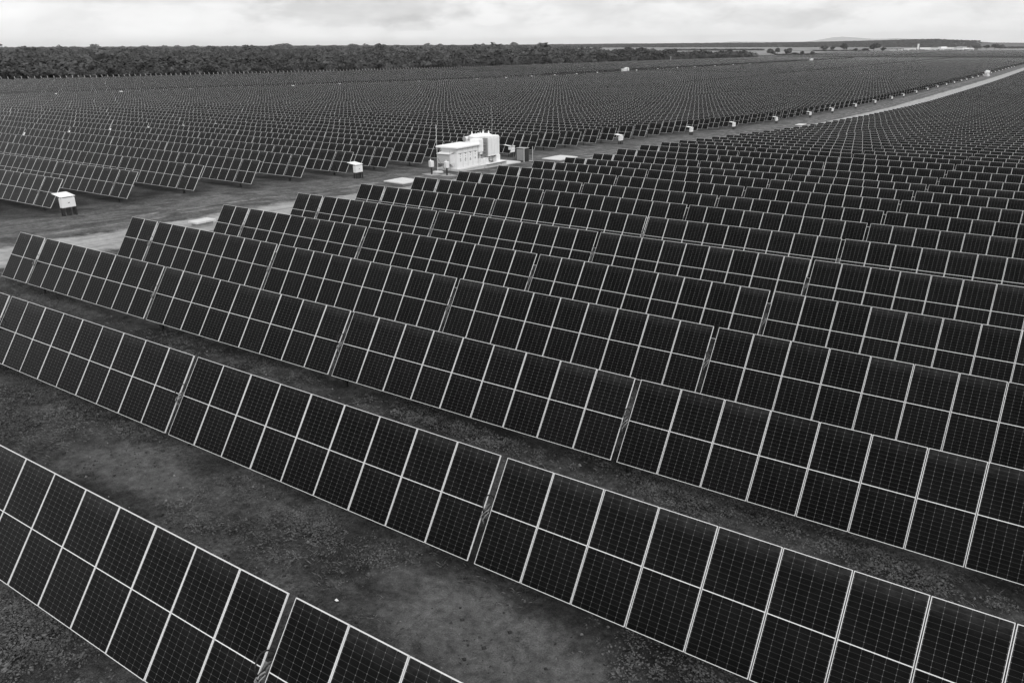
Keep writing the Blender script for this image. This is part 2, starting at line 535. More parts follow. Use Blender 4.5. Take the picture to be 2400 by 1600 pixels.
def np_mesh(name, V, F, mats, mi=None, uv=None, smooth=False):
    """fast mesh from arrays; F is (n,4) or (n,3)"""
    me = bpy.data.meshes.new(name)
    nv, nf, k = len(V), len(F), F.shape[1]
    me.vertices.add(nv)
    me.vertices.foreach_set('co', np.asarray(V, 'f').ravel())
    me.loops.add(nf*k)
    me.loops.foreach_set('vertex_index', F.astype('i').ravel())
    me.polygons.add(nf)
    me.polygons.foreach_set('loop_start', np.arange(0, nf*k, k, dtype='i'))
    try:
        me.polygons.foreach_set('loop_total', np.full(nf, k, 'i'))
    except Exception:
        pass
    for m in mats:
        me.materials.append(m)
    if mi is not None:
        me.polygons.foreach_set('material_index', np.asarray(mi, 'i'))
    if uv is not None:
        l = me.uv_layers.new(name='UVMap')
        l.data.foreach_set('uv', np.asarray(uv, 'f').ravel())
    if smooth:
        me.polygons.foreach_set('use_smooth', np.ones(nf, bool))
    me.update(calc_edges=True)
    me.validate()
    return me


def obj(name, me, parent=None, loc=None, rot=None):
    o = bpy.data.objects.new(name, me)
    col.objects.link(o)
    if parent is not None:
        o.parent = parent
    if loc is not None:
        o.location = loc
    if rot is not None:
        o.rotation_euler = rot
    return o


def tag(o, label=None, cat=None, group=None, kind=None):
    if label: o['label'] = label
    if cat: o['category'] = cat
    if group: o['group'] = group
    if kind: o['kind'] = kind
    return o


def thing(name, label, cat, loc, rot=(0, 0, 0), group=None):
    return tag(obj(name, None, None, loc, rot), label, cat, group)


# ------------------------------------------------------------------ ground, roads, hills
def geo(a, b, n):
    return list(np.geomspace(a, b, n))


xs = [-28000] + [-450-q for q in reversed(geo(12, 27000, 26))] + list(np.arange(-450, -70, 9.5)) + list(np.arange(-70, 14, .9)) + [14+q for q in geo(3, 28000, 26)]
ys = [-28000] + [-12-q for q in reversed(geo(3, 20000, 16))] + list(np.arange(-12, 45, .9)) + list(np.arange(45, 130, 2.2)) + list(np.arange(130, 420, 8)) + list(np.arange(420, 1500, 25)) + [1500+q for q in geo(40, 28000, 28)]
xs, ys = np.array(xs, float), np.array(ys, float)
GX, GY = np.meshgrid(xs, ys)
GZ = gz(GX, GY)
V = np.stack([GX.ravel(), GY.ravel(), GZ.ravel()], 1)
nx, ny = len(xs), len(ys)
i0 = (np.arange(ny-1)[:, None]*nx + np.arange(nx-1)[None]).ravel()
F = np.stack([i0, i0+1, i0+nx+1, i0+nx], 1)
tag(obj('ground', np_mesh('ground', V, F, [MS['soil']], smooth=True)), kind='structure')


def ground_at(x, y):
    """height of the ground mesh itself (bilinear in its grid)"""
    x = np.asarray(x, float)
    y = np.asarray(y, float)
    i = np.clip(np.searchsorted(xs, x)-1, 0, nx-2)
    j = np.clip(np.searchsorted(ys, y)-1, 0, ny-2)
    tx = (x-xs[i])/(xs[i+1]-xs[i])
    ty = (y-ys[j])/(ys[j+1]-ys[j])
    return (GZ[j, i]*(1-tx)+GZ[j, i+1]*tx)*(1-ty)+(GZ[j+1, i]*(1-tx)+GZ[j+1, i+1]*tx)*ty


def strip(name, path, width, m, lift, nacross=9, ragged=.35, seed=0):
    """a worn strip that follows the ground; path = [(x, y)] sampled finely"""
    P = np.array(path, float)
    T_ = np.gradient(P, axis=0)
    T_ /= np.linalg.norm(T_, axis=1)[:, None]
    Nn = np.stack([-T_[:, 1], T_[:, 0]], 1)
    s = np.concatenate([[0], np.cumsum(np.linalg.norm(np.diff(P, axis=0), axis=1))])
    wl = np.interp(s, *poly(width)) if isinstance(width, list) else np.full(len(s), width)
    eL = wl/2 + ragged*(fbm(s*.45+seed, s*0+3.3)-.5)*2
    eR = wl/2 + ragged*(fbm(s*.45+seed+50, s*0+8.3)-.5)*2
    tt = np.linspace(0, 1, nacross)
    X, Y, U = [], [], []
    for t in tt:
        off = -eL*(1-t)+eR*t
        X.append(P[:, 0]+Nn[:, 0]*off)
        Y.append(P[:, 1]+Nn[:, 1]*off)
        U.append(np.full(len(s), t))
    X, Y, U = np.array(X).T, np.array(Y).T, np.array(U).T
    Z = ground_at(X, Y)+lift
    n, k = X.shape
    V = np.stack([X.ravel(), Y.ravel(), Z.ravel()], 1)
    i = (np.arange(n-1)[:, None]*k+np.arange(k-1)[None]).ravel()
    F = np.stack([i, i+k, i+k+1, i+1], 1)[:, ::-1]
    UVv = np.stack([U.ravel(), np.repeat(s, k)], 1)
    me = np_mesh(name, V, F, [m], uv=UVv[F.ravel()], smooth=True)
    return tag(obj(name, me), kind='structure')


yy = np.concatenate([np.arange(-8, 60, .9), np.arange(60, 400, 2.2), np.arange(400, 1358, 8)])
strip('gravel_road', [(-47.9-.5*np.clip((y-200)/150, 0, 1)-1.2*math.exp(-((y-45)/40)**2)*0-.5*np.clip((y-60)/80, 0, 1)+float(drift(y))+.5*(float(fbm(y*.03, 1.7))-.5), y) for y in yy], [(0, 6.0), (190, 6.2), (330, 6.9), (1400, 7.2)], MS['road'], .02, 13, .45)
yy = np.concatenate([np.arange(330, 600, 4.0), np.arange(600, 1350, 8)])
strip('worn_track', [(-56.6+float(drift(y))-.2+.8*(float(fbm(y*.012, 4.7))-.5), y) for y in yy], [(0, .4), (40, 2.2), (230, 2.0), (330, .9), (1300, .8)], MS['track'], .024, 5, .25, 9)
yy = np.arange(60, 1340, 6.0)
strip('service_track', [(-279.5, y) for y in yy], 7.5, MS['track'], .03, 7, .5, 5)
yy = np.arange(-900, 260, 12.0)
strip('cross_track', [(x, 1372.0) for x in yy], 9.0, MS['road'], .05, 5, .8, 15)
strip('perimeter_track', [(-399.2, y) for y in np.arange(90, 1360, 8.0)], 3.5, MS['track'], .03, 5, .4, 25)

def far_hit(u, v, d0=900.0):
    """point of the ground seen at a place of the photograph"""
    d = ray(u, v)
    s = d0*np.geomspace(1, 28, 900)
    x, y, z = d[0]*s, d[1]*s, CAMZ+d[2]*s
    g = ground_at(x, y)
    k = np.nonzero(z < g)[0]
    k = k[0] if len(k) else len(s)-1
    return float(x[k]), float(y[k])


# far hills behind everything, haze painted into their pale colour, and the wooded ridge in front of them
def ridge(name, pts, depth, m, seed, base=-14.5, amp=.12, n=220):
    """pts: (u, v of the crest, distance). a real massif with a front, a crest and a back"""
    us = np.array([p[0] for p in pts], float)
    hs = np.array([p[1] for p in pts], float)
    ds = np.array([p[2] for p in pts], float)
    uu = np.linspace(us[0], us[-1], n)
    hh = np.interp(uu, us, hs)
    dd = np.interp(uu, us, ds)
    rows = []
    prof = [(-1, 0), (-.75, .22), (-.5, .55), (-.25, .85), (0, 1), (.3, .9), (.65, .45), (1, 0)]
    for (q, hq) in prof:
        L = []
        for k in range(n):
            d = ray(uu[k], 100)
            d = d/np.hypot(d[0], d[1])
            D = dd[k]+q*depth
            e = ray(uu[k], hh[k])
            crest = CAMZ+e[2]/np.hypot(e[0], e[1])*dd[k]
            g0 = float(ground_at(d[0]*D, d[1]*D))-1.5
            h = max(crest-g0, 0)*hq*(1+amp*2*(float(fbm(uu[k]*.02+seed, q*1.3+seed))-.5)*(q != 0))
            end = min(1, k/8, (n-1-k)/8)
            L.append((d[0]*D, d[1]*D, g0+h*end))
        rows.append(L)
    V = np.array(rows).reshape(-1, 3)
    i = (np.arange(len(prof)-1)[:, None]*n+np.arange(n-1)[None]).ravel()
    F = np.stack([i, i+1, i+n+1, i+n], 1)
    return tag(obj(name, np_mesh(name, V, F, [m], smooth=True)), kind='structure'), V.reshape(len(prof), n, 3)


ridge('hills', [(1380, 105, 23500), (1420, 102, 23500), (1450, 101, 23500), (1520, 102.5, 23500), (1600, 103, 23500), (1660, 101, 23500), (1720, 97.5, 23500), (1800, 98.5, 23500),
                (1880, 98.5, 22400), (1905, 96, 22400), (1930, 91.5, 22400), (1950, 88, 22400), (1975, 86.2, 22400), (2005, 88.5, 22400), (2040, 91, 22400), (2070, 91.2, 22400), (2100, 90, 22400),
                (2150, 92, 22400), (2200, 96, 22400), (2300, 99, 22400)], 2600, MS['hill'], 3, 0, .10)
_, RV = ridge('wooded_ridge', [(500, 111, 6800), (800, 109.5, 6800), (1100, 108.5, 6700), (1300, 106.5, 6600), (1500, 105, 6500), (1700, 103.2, 6400), (1850, 102, 6200), (1950, 100.3, 6100), (2050, 97.8, 6000),
                                (2150, 95.3, 5900), (2190, 94.5, 5900), (2215, 95.5, 5900), (2260, 97, 5900), (2290, 98, 5900), (2330, 100.2, 5900), (2420, 101, 6000), (2600, 101, 6200)], 750, MS['crown'], 11, 0, .08)

# ------------------------------------------------------------------ solar trackers
PW, PL, PITCHX, GAP = 1.134, 2.278, 1.154, .1585
TILT = 0.96965
ROWP = 5.78196
FRM = .012


def panel_faces(x, mode, idx=0):
    """one framed half-cut module centred at x in the tilt plane. returns list of (pts, mat, uv)"""
    x0, x1, y0, y1 = x-PW/2, x+PW/2, -PL/2, PL/2
    a = FRM
    out = []
    zt, zg, zb = .0, -.003, -.035
    X0, X1, Y0, Y1 = x0+a, x1-a, y0+a, y1-a
    out += [([(x0, y1, zt), (x0, y0, zt), (X0, Y0, zt), (X0, Y1, zt)], 1, None), ([(X1, Y1, zt), (X1, Y0, zt), (x1, y0, zt), (x1, y1, zt)], 1, None),
            ([(x0, y0, zt), (x1, y0, zt), (X1, Y0, zt), (X0, Y0, zt)], 1, None), ([(X0, Y1, zt), (X1, Y1, zt), (x1, y1, zt), (x0, y1, zt)], 1, None)]
    h = .008
    ub, uo = idx*6.0, .06
    for (ya, yb, va) in ((Y0, -h, 0), (h, Y1, 12)):
        out.append(([(X0, ya, zg), (X1, ya, zg), (X1, yb, zg), (X0, yb, zg)], 0, [(ub-uo+.0, va-.05+24*idx*0), (ub+6+uo, va-.05), (ub+6+uo, va+12.05), (ub-uo, va+12.05)]))
    out.append(([(X0, -h, zg), (X1, -h, zg), (X1, h, zg), (X0, h, zg)], 2, None))
    if mode != 'far':
        out += [([(x0, y0, zb), (x1, y0, zb), (x1, y0, zt), (x0, y0, zt)], 1, None), ([(x1, y1, zb), (x0, y1, zb), (x0, y1, zt), (x1, y1, zt)], 1, None),
                ([(x0, y1, zb), (x0, y0, zb), (x0, y0, zt), (x0, y1, zt)], 1, None), ([(x1, y0, zb), (x1, y1, zb), (x1, y1, zt), (x1, y0, zt)], 1, None),
                ([(x0, y1, zb), (x1, y1, zb), (x1, y0, zb), (x0, y0, zb)], 3, None)]
    return out


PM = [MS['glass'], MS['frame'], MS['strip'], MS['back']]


def faces_mesh(name, fl):
    b = MB()
    for p, m_, uv in fl:
        b.face(p, m_, uv)
    return b.mesh(name, PM)


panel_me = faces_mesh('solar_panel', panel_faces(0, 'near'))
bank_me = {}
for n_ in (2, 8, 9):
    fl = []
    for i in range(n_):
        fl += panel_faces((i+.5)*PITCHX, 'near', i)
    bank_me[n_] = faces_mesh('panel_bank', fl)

# supports, in the tracker's own frame (x along the row, z up, ground at z = 0)
b = MB()
b.box(-.075, .075, -.055, -.047, -.8, 1.34)
b.box(-.075, .075, .047, .055, -.8, 1.34)
b.box(-.004, .004, -.047, .047, -.8, 1.34)
post_me = b.mesh('post', [MS['steel']])
AX = 1.5
b = MB()   # bearing and its cheeks
for sx_ in (-.035, .035):
    b.cyl((sx_-.012, .09, AX-.10), (sx_+.012, .09, AX-.10), .14, n=14)
b.box(-.06, .06, -.07, .07, 1.30, 1.37)
b.box(-.05, .05, .0, .17, 1.33, 1.37)
bear_me = b.mesh('bearing', [MS['steel']])
b = MB()
loop = [(0.02*math.cos(t*2), .02+.20*math.cos(t), AX+.10+.20*math.sin(t)) for t in np.linspace(-.6, 3.7, 15)]
b.tube(loop, .013, 6)
b.tube([(-.05, -.10, AX-.20), (-.03, -.16, AX-.05), (.05, -.13, AX+.05), (.07, .0, AX+.1)], .010, 5)
cable_me = b.mesh('cable', [MS['rubber']])
b = MB()
b.tube([(-.08, -.05, AX-.30), (-.05, -.17, AX-.12), (.0, -.15, AX-.02), (.08, -.05, AX+.04)], .013, 6)
b.tube([(-.06, -.07, AX-.34), (-.02, -.16, AX-.20), (.04, -.14, AX-.08), (.08, -.06, AX-.02)], .010, 6)
conduit_me = b.mesh('conduit', [MS['grayp']])
ct, st_ = math.cos(TILT), math.sin(TILT)


def tube_mesh(length):
    b = MB()
    off = .11
    yc, zc = off*st_, AX-off*ct
    b.cyl((0, yc, zc), (length, yc, zc), .066, n=8)
    return b.mesh('torque_tube', [MS['tube']], False)


def posts_mesh(poss):
    b = MB()
    for x in poss:
        b.box(x-.07, x+.07, -.055, .055, -.8, 1.34)
    return b.mesh('support_posts', [MS['steel']])


b = MB()
b.box(-.16, .16, -.02, .30, .95, 1.42)
b.box(-.10, .10, -.30, -.05, 1.18, 1.34)
b.cyl((-.2, .1, 1.30), (.2, .1, 1.30), .15, n=12)
motor_me = b.mesh('drive_motor', [MS['grayp']])
b = MB()      # pale controller and its cover plate, lying in the gap in the plane of the modules
def tp(x, y, z):
    return (x, y*ct-z*st_, AX+y*st_+z*ct)
for (xa_, xb_, ya_, yb_, za_, zb_) in ((-.22, .22, -1.05, .0, -.10, .05), (-.12, .12, -.05, .55, -.12, -.02)):
    c8 = [tp(x, y, z) for z in (za_, zb_) for (x, y) in ((xa_, ya_), (xb_, ya_), (xb_, yb_), (xa_, yb_))]
    for q in ((3, 2, 1, 0), (4, 5, 6, 7), (0, 1, 5, 4), (1, 2, 6, 5), (2, 3, 7, 6), (3, 0, 4, 7)):
        b.face([c8[w] for w in q])
ctrl_me = b.mesh('control_box', [MS['white']])

HALF = [2, 8, 9, 9, 9, 8]


def half_layout(sign=1):
    x, out, posts = 0.0, [], []
    for i, n_ in enumerate(HALF):
        out.append((x, n_))
        x += n_*PITCHX
        if i < len(HALF)-1:
            posts.append(x+GAP/2)
            x += GAP
    return out, posts, x


lay, pst, HL = half_layout()
# full tracker measured from its right end (x runs to the left): the pattern is mirrored about the motor
FULLL = 2*HL+.5
full_groups, full_posts = [], []
for x, n_ in lay:
    full_groups.append((-(x+n_*PITCHX), n_))
    full_groups.append((-(FULLL-x), n_))
for x in pst:
    full_posts += [-x, -(FULLL-x)]
full_posts.append(-FULLL/2)
full_groups.sort()
full_posts.sort()
right_groups, right_posts = list(lay), list(pst)+[HL+.25]

tube_full, tube_half = tube_mesh(FULLL), tube_mesh(HL+.5)
posts_full, posts_half = posts_mesh(full_posts), posts_mesh(right_posts)

# every tracker of the three left columns and of the right field
trackers = []      # dict(kind, xr, y, z0, slope, tilt)
D_OFF = [-.27215, -.29827, .03588, .05133, .10663, .11203, .11263, .16755, -.008, -.085, -.062, .008, .067, -.04, .021, .083]
D_TH = [-.02214, .01198, .00451, .01414, -.00697]
D_SX = [.00745, -.00415, -.00455, -.00417, -.00442]
for k in range(160):
    y = 5.76035+ROWP*k
    off = D_OFF[k] if k < 16 else 0
    th = D_TH[k] if k < 5 else rng.normal(0, .004)
    x0 = -41.142+off+float(drift(y, -41.0))
    za = float(zax(x0, y))
    sx_ = D_SX[k] if k < 5 else -.0009
    zz = za if k > 4 else float(np.interp(k, range(5), [1.626, 1.477, 1.265, 1.012, .765]))+1.487-25*sx_
    trackers.append(dict(f='R', k=k, x=x0, y=y, za=zz, slope=sx_, tilt=TILT+th))
for c, xr in enumerate((-58.85, -165.45, -290.0)):
    for k in range(-1, 230):
        y = 28.72+ROWP*k
        x0 = xr+float(drift(y, xr))+rng.normal(0, .05)
        z0 = float(zax(x0, y))
        z1 = float(zax(x0-FULLL, y))
        trackers.append(dict(f='L%d' % c, k=k, x=x0, y=y, za=z0+rng.normal(0, .025), slope=(z0-z1)/FULLL, tilt=TILT+rng.normal(0, .009)-(.06 if rng.random() < .012 else 0)))


def score(t):
    L = HL if t['f'] == 'R' else -FULLL
    xsn = t['x']+np.linspace(0, 1, 25)*L
    P = np.stack([xsn, np.full(25, t['y']), np.full(25, t['za'])], 1)
    u, v, z = pix(P)
    vis = (u > -20) & (u < 2420) & (v > -50) & (v < 1700) & (z > 1)
    return float((vis/np.maximum(z, 3)**2).sum()*abs(L)), bool(vis.any()), float(z[vis].min()) if vis.any() else 1e9


for t in trackers:
    t['s'], t['vis'], t['near'] = score(t)
order = sorted([t for t in trackers if t['vis']], key=lambda t: -t['s'])
chosen = set(id(t) for t in order[:300])

ORD = ['first', 'second', 'third', 'fourth', 'fifth', 'sixth', 'seventh', 'eighth', 'ninth', 'tenth', 'eleventh', 'twelfth', 'thirteenth', 'fourteenth', 'fifteenth',
       'sixteenth', 'seventeenth', 'eighteenth', 'nineteenth', 'twentieth', 'twenty-first', 'twenty-second', 'twenty-third', 'twenty-fourth', 'twenty-fifth',
       'twenty-sixth', 'twenty-seventh', 'twenty-eighth', 'twenty-ninth', 'thirtieth']


def tracker_label(t):
    k = t['k']
    if t['f'] == 'R':
        if k == 0: return 'solar panel row nearest the camera, cutting across the bottom left corner', None
        if k == 1: return 'long solar panel row just behind the bottom left one, running to the bottom right corner', None
        if k < 30: return '%s solar panel row from the bottom, right of the gravel road' % ORD[k], None
        return 'distant low solar panel row among many right of the gravel road', 'distant panel rows right of the gravel road'
    if t['f'] == 'L0':
        if k < 30 and k >= 0: return '%s solar panel row beyond the road from the left, its end facing the road' % ORD[k], None
        return 'distant solar panel row ending at the far stretch of the gravel road', 'distant panel rows left of the gravel road'
    if t.get('n') is not None and t['n'] < 30:
        return '%s visible panel row from the left in the %s' % (ORD[t['n']], 'middle strip of the left field' if t['f'] == 'L1' else 'strip next to the woodland fence'), None
    if t['f'] == 'L1':
        return 'solar panel row in the middle of the left field, before its inner track', 'middle panel rows of the left field'
    return 'solar panel row between the inner track and the woodland fence', 'panel rows next to the woodland fence'


for f_ in ('L1', 'L2'):
    for n_, t in enumerate(sorted([t for t in trackers if id(t) in chosen and t['f'] == f_], key=lambda t: t['k'])):
        t['n'] = n_
for t in trackers:
    if id(t) not in chosen:
        continue
    right = t['f'] == 'R'
    lab, grp = tracker_label(t)
    ang = -math.atan(t['slope'])
    root = thing('solar_tracker', lab, 'solar tracker', (t['x'], t['y'], t['za']-AX), (0, ang, 0), grp or 'solar panel rows')
    groups, posts = (right_groups, right_posts) if right else (full_groups, full_posts)
    rot = (t['tilt'], 0, 0)
    for gx, n_ in groups:
        ends = np.array([[t['x']+gx, t['y'], t['za']], [t['x']+gx+n_*PITCHX, t['y'], t['za']]])
        u, v, z = pix(ends)
        inview = z.max() > 1 and (u.min() < 2440 and u.max() > -60) and (v.max() > -20 and v.min() < 1780) or z.min() < 4
        if inview and z.min() < 190:
            for i in range(n_):
                r_ = (t['tilt']+random.gauss(0, .0028), random.gauss(0, .002), 0)
                o = obj('solar_panel', panel_me, root, (gx+(i+.5)*PITCHX, 0, AX), r_)
        else:
            o = obj('panel_bank', bank_me[n_], root, (gx, 0, AX), rot)
            o['kind'] = 'stuff'
    obj('torque_tube', tube_half if right else tube_full, root, (0 if right else -FULLL, 0, 0))
    if t['near'] < 120:
        for x in posts:
            o = obj('post', post_me, root, (x, .05, 0))
            u, v, z = pix(np.array([t['x']+x, t['y'], t['za']]))
            if z < 85 and -40 < u < 2440:
                obj('bearing', bear_me, root, (x, 0, 0))
                obj('cable', cable_me, root, (x, 0, 0))
                obj('conduit', conduit_me, root, (x, 0, 0))
    else:
        obj('support_posts', posts_half if right else posts_full, root)['kind'] = 'stuff'
    if not right:
        obj('drive_motor', motor_me, root, (-FULLL/2, 0, 0))
        obj('control_box', ctrl_me, root, (-FULLL/2, 0, 0))

# the rest of the rows: one joined object, every module still framed
def far_panels(ts, name, label):
    base = panel_faces(0, 'far')
    P = np.array([f[0] for f in base])                 # faces,4,3
    mi = np.array([f[1] for f in base])
    UV = np.array([f[2] if f[2] else [(0, 0)]*4 for f in base], float)
    Vs, Us = [], []
    n_tot = 0
    extra = []
    for t in ts:
        right = t['f'] == 'R'
        gl = right_groups if right else full_groups
        cx = np.concatenate([gx+(np.arange(n_)+.5)*PITCHX for gx, n_ in gl])
        if t['f'][0] != 'X':
            wx = t['x']+cx
        c_, s_ = math.cos(t['tilt']), math.sin(t['tilt'])
        Q = np.repeat(P[None], len(cx), 0).copy()
        lx = Q[..., 0]+cx[:, None, None]
        ly = Q[..., 1]*c_-Q[..., 2]*s_
        lz = Q[..., 1]*s_+Q[..., 2]*c_
        WX = t['x']+lx
        WY = t['y']+ly
        WZ = t['za']+t['slope']*lx+lz
        Vs.append(np.stack([WX, WY, WZ], -1).reshape(-1, 3))
        uvq = np.repeat(UV[None], len(cx), 0).copy()
        gl_idx = (mi == 0)
        uvq[..., 0] += (np.arange(len(cx))*6+(t['k'] % 50)*600)[:, None, None]*gl_idx[None, :, None]
        Us.append(uvq.reshape(-1, 2))
        n_tot += len(cx)
        if not right:
            xm_, L2 = t['x']-FULLL/2, .26
            ym_ = np.array([-1.05, -1.05, .05, .05])
            q_ = np.stack([xm_+np.array([-L2, L2, L2, -L2]), t['y']+ym_*c_, t['za']-t['slope']*FULLL/2+ym_*s_+.01], 1)
            extra.append(q_)
    V = np.concatenate(Vs+extra)
    U = np.concatenate(Us+[np.zeros((4*len(extra), 2))])
    F = np.arange(len(V)).reshape(-1, 4)
    me = np_mesh(name, V, F, PM, np.concatenate([np.tile(mi, n_tot), np.full(len(extra), 2)]), U)
    o = obj(name, me)
    return tag(o, label, 'solar trackers', None, 'stuff')


rest = [t for t in trackers if id(t) not in chosen and t['vis']]
far_panels(rest, 'distant_solar_trackers', 'mass of distant solar panel rows running to the end of the field')

# the separate array beyond the cross track: long low tables
Vs, Fs, Mi, Us = [], [], [], []
n0 = 0
for k in range(165):
    y = 1500+k*8.0
    for (xa, xb) in ((-560, -300), (-285, 20), (35, 420)):
        xa2 = xa
        if xa2 > xb-40: continue
        z = float(zax((xa+xb)/2, y))
        c_, s_ = math.cos(TILT)*2.2, math.sin(TILT)*1.139
        for (yo, zo, h2, m_) in ((0, 0, 1.139, 0), (0, 0, .03, 2)):
            q = [(xa2, y-h2*math.cos(TILT), z-h2*math.sin(TILT)), (xb, y-h2*math.cos(TILT), z-h2*math.sin(TILT)), (xb, y+h2*math.cos(TILT), z+h2*math.sin(TILT)), (xa2, y+h2*math.cos(TILT), z+h2*math.sin(TILT))]
            if m_ == 2: q = [(a_, b_-.02, c2+.01) for a_, b_, c2 in q]
            Vs += q
            w_ = (xb-xa2)/PW*6
            Us += [(0, 0), (w_, 0), (w_, 24), (0, 24)]
            Fs.append(list(range(n0, n0+4)))
            n0 += 4
            Mi.append(m_)
        q = [(xa2, y+.635, z+.927), (xb, y+.635, z+.927), (xb, y+.645, z+.94), (xa2, y+.645, z+.94)]
        Vs += q
        Us += [(0, 0)]*4
        Fs.append(list(range(n0, n0+4)))
        n0 += 4
        Mi.append(1)
tag(obj('far_solar_array', np_mesh('far_solar_array', np.array(Vs), np.array(Fs), PM, Mi, Us)), 'second solar array beyond the pale cross track, below the village', 'solar trackers', None, 'stuff')

# ------------------------------------------------------------------ inverter and transformer station
def bevel_box(b, x0, x1, y0, y1, z0, z1, c=.03, mi=0):
    """box with chamfered upright and top edges"""
    a = [(x0+c, y0), (x1-c, y0), (x1, y0+c), (x1, y1-c), (x1-c, y1), (x0+c, y1), (x0, y1-c), (x0, y0+c)]
    t = [(x0+c+c, y0+c), (x1-c-c, y0+c), (x1-c, y0+c+c), (x1-c, y1-c-c), (x1-c-c, y1-c), (x0+c+c, y1-c), (x0+c, y1-c-c), (x0+c, y0+c+c)]
    for k in range(8):
        j = (k+1) % 8
        b.face([(*a[k], z0), (*a[j], z0), (*a[j], z1-c), (*a[k], z1-c)], mi)
        b.face([(*a[k], z1-c), (*a[j], z1-c), (*t[j], z1), (*t[k], z1)], mi)
    b.face([(*p, z1) for p in t], mi)
    b.face([(*p, z0) for p in reversed(a)], mi)


def part(name, b, mats, parent, smooth=False, label=None, kind=None):
    o = obj(name, b.mesh(name, mats, smooth), parent)
    if label: o['label'] = label
    if kind: o['kind'] = kind
    return o


def build_station(label, loc, rot=0):
    r = thing('transformer_station', label, 'transformer station', loc, (0, 0, rot), 'transformer stations')
    W_, S_, G_ = MS['white'], MS['seam'], MS['grayp']
    H0 = .40
    # plinth in three cast sections with a lip
    for (y0, y1) in ((0, 3.0), (3.006, 6.0), (6.006, 9.0)):
        b = MB()
        b.box(0, 3.15, y0, y1, -.55, H0-.10)
        b.box(-.05, 3.20, y0, y1, H0-.10, H0)
        part('plinth', b, [MS['conc']], r)
    b = MB()
    for y in (1.3, 4.6, 7.9):
        b.box(3.15, 3.165, y-.07, y+.07, .02, .16)
    part('lifting_pockets', b, [S_], r)
    # switchgear house
    b = MB()
    bevel_box(b, .45, 2.65, .25, 4.05, H0, H0+2.18, .03)
    b.box(.42, 2.68, .22, 4.08, H0, H0+.12)
    h = part('switchgear_house', b, [W_], r)
    # doors with vents, seams, handles, signs
    ys_ = [.33, 1.25, 2.15, 3.05, 3.95]
    for i in range(4):
        ya, yb = ys_[i]+.03, ys_[i+1]-.03
        b = MB()
        b.box(2.655, 2.685, ya, yb, H0+.42, H0+1.60)
        b.box(2.655, 2.680, ya, yb, H0+.15, H0+.38)
        b.box(2.655, 2.695, ya, yb, H0+1.66, H0+2.08)
        for q in range(5):
            b.box(2.695, 2.712, ya+.1, yb-.1, H0+1.72+q*.065, H0+1.75+q*.065)
        d = part('door', b, [W_], r)
        b = MB()
        b.box(2.687, 2.74, (ya+yb)/2-.04, (ya+yb)/2+.04, H0+1.52, H0+1.59)
        b.box(2.687, 2.70, ya+.12, yb-.12, H0+1.615, H0+1.64)
        part('handle', b, [MS['dark']], d)
        b = MB()
        b.box(2.651, 2.656, yb+.005, yb+.055, H0+.15, H0+2.1)
        part('seam', b, [S_], d)
        # warning signs: triangle, double ring, printed lines
        b = MB()
        ym, zm = (ya+yb)/2, H0+.92

        def tri(yc, zc, s_, t_):
            P_ = [(yc-s_, zc-s_*.8), (yc+s_, zc-s_*.8), (yc, zc+s_)]
            Q_ = [(yc+(p[0]-yc)*t_, zc+(p[1]-zc)*t_) for p in P_]
            for k in range(3):
                j = (k+1) % 3
                b.face([(2.689, *P_[k]), (2.689, *P_[j]), (2.689, *Q_[j]), (2.689, *Q_[k])])

        def ring(yc, zc, s_, t_):
            for k in range(14):
                a0, a1 = 2*math.pi*k/14, 2*math.pi*(k+1)/14
                b.face([(2.689, yc+s_*math.cos(a0), zc+s_*math.sin(a0)), (2.689, yc+s_*math.cos(a1), zc+s_*math.sin(a1)),
                        (2.689, yc+t_*math.cos(a1), zc+t_*math.sin(a1)), (2.689, yc+t_*math.cos(a0), zc+t_*math.sin(a0))])
        if i == 0:
            for q in range(5):
                b.box(2.686, 2.690, ym-.10, ym+.12, zm-.15+q*.075, zm-.12+q*.075)
        elif i == 1:
            ring(ym, zm+.09, .085, .045)
            ring(ym, zm-.09, .10, .06)
            b.box(2.686, 2.690, ym+.27, ym+.29, zm-.08, zm+.10)
            b.box(2.686, 2.690, ym-.27, ym-.25, zm-.06, zm+.04)
        else:
            tri(ym, zm, .14, .55)
            if i == 2:
                b.box(2.686, 2.690, ym-.12, ym+.12, zm-.19, zm-.15)
            else:
                b.box(2.686, 2.690, ym-.27, ym-.25, zm-.02, zm+.14)
        b.box(2.686, 2.690, ym-.05, ym+.05, zm+.34, zm+.40)
        part('warning_sign', b, [MS['sign']], d)
    # roof with an overhang and drip edge
    b = MB()
    bevel_box(b, .05, 3.05, -.25, 4.20, H0+2.24, H0+2.42, .05)
    b.box(.30, 2.78, .05, 4.10, H0+2.175, H0+2.24, 1)
    part('roof', b, [W_, G_], r)
    # air intake hood on the near gable
    b = MB()
    b.box(.55, 2.25, -.48, .245, H0+.62, H0+1.62)
    b.face([(.55, -.48, H0+.62), (2.25, -.48, H0+.62), (2.1, .24, H0+.22), (.7, .24, H0+.22)])
    b.face([(.55, .245, H0+.62), (.55, -.48, H0+.62), (.7, .24, H0+.22)])
    b.face([(2.25, -.48, H0+.62), (2.25, .245, H0+.62), (2.1, .24, H0+.22)])
    hd = part('air_hood', b, [MS['white2']], r)
    b = MB()
    for q in range(13):
        b.box(.62+q*.12, .66+q*.12, -.50, -.482, H0+.70, H0+1.55)
    part('louvre', b, [MS['grayp']], hd)
    b = MB()
    b.face([(.45, -.62, H0+1.66), (2.35, -.62, H0+1.66), (2.3, .245, H0+1.80), (.5, .245, H0+1.80)])
    b.face([(.45, -.62, H0+1.64), (.5, .245, H0+1.78), (2.3, .245, H0+1.78), (2.35, -.62, H0+1.64)])
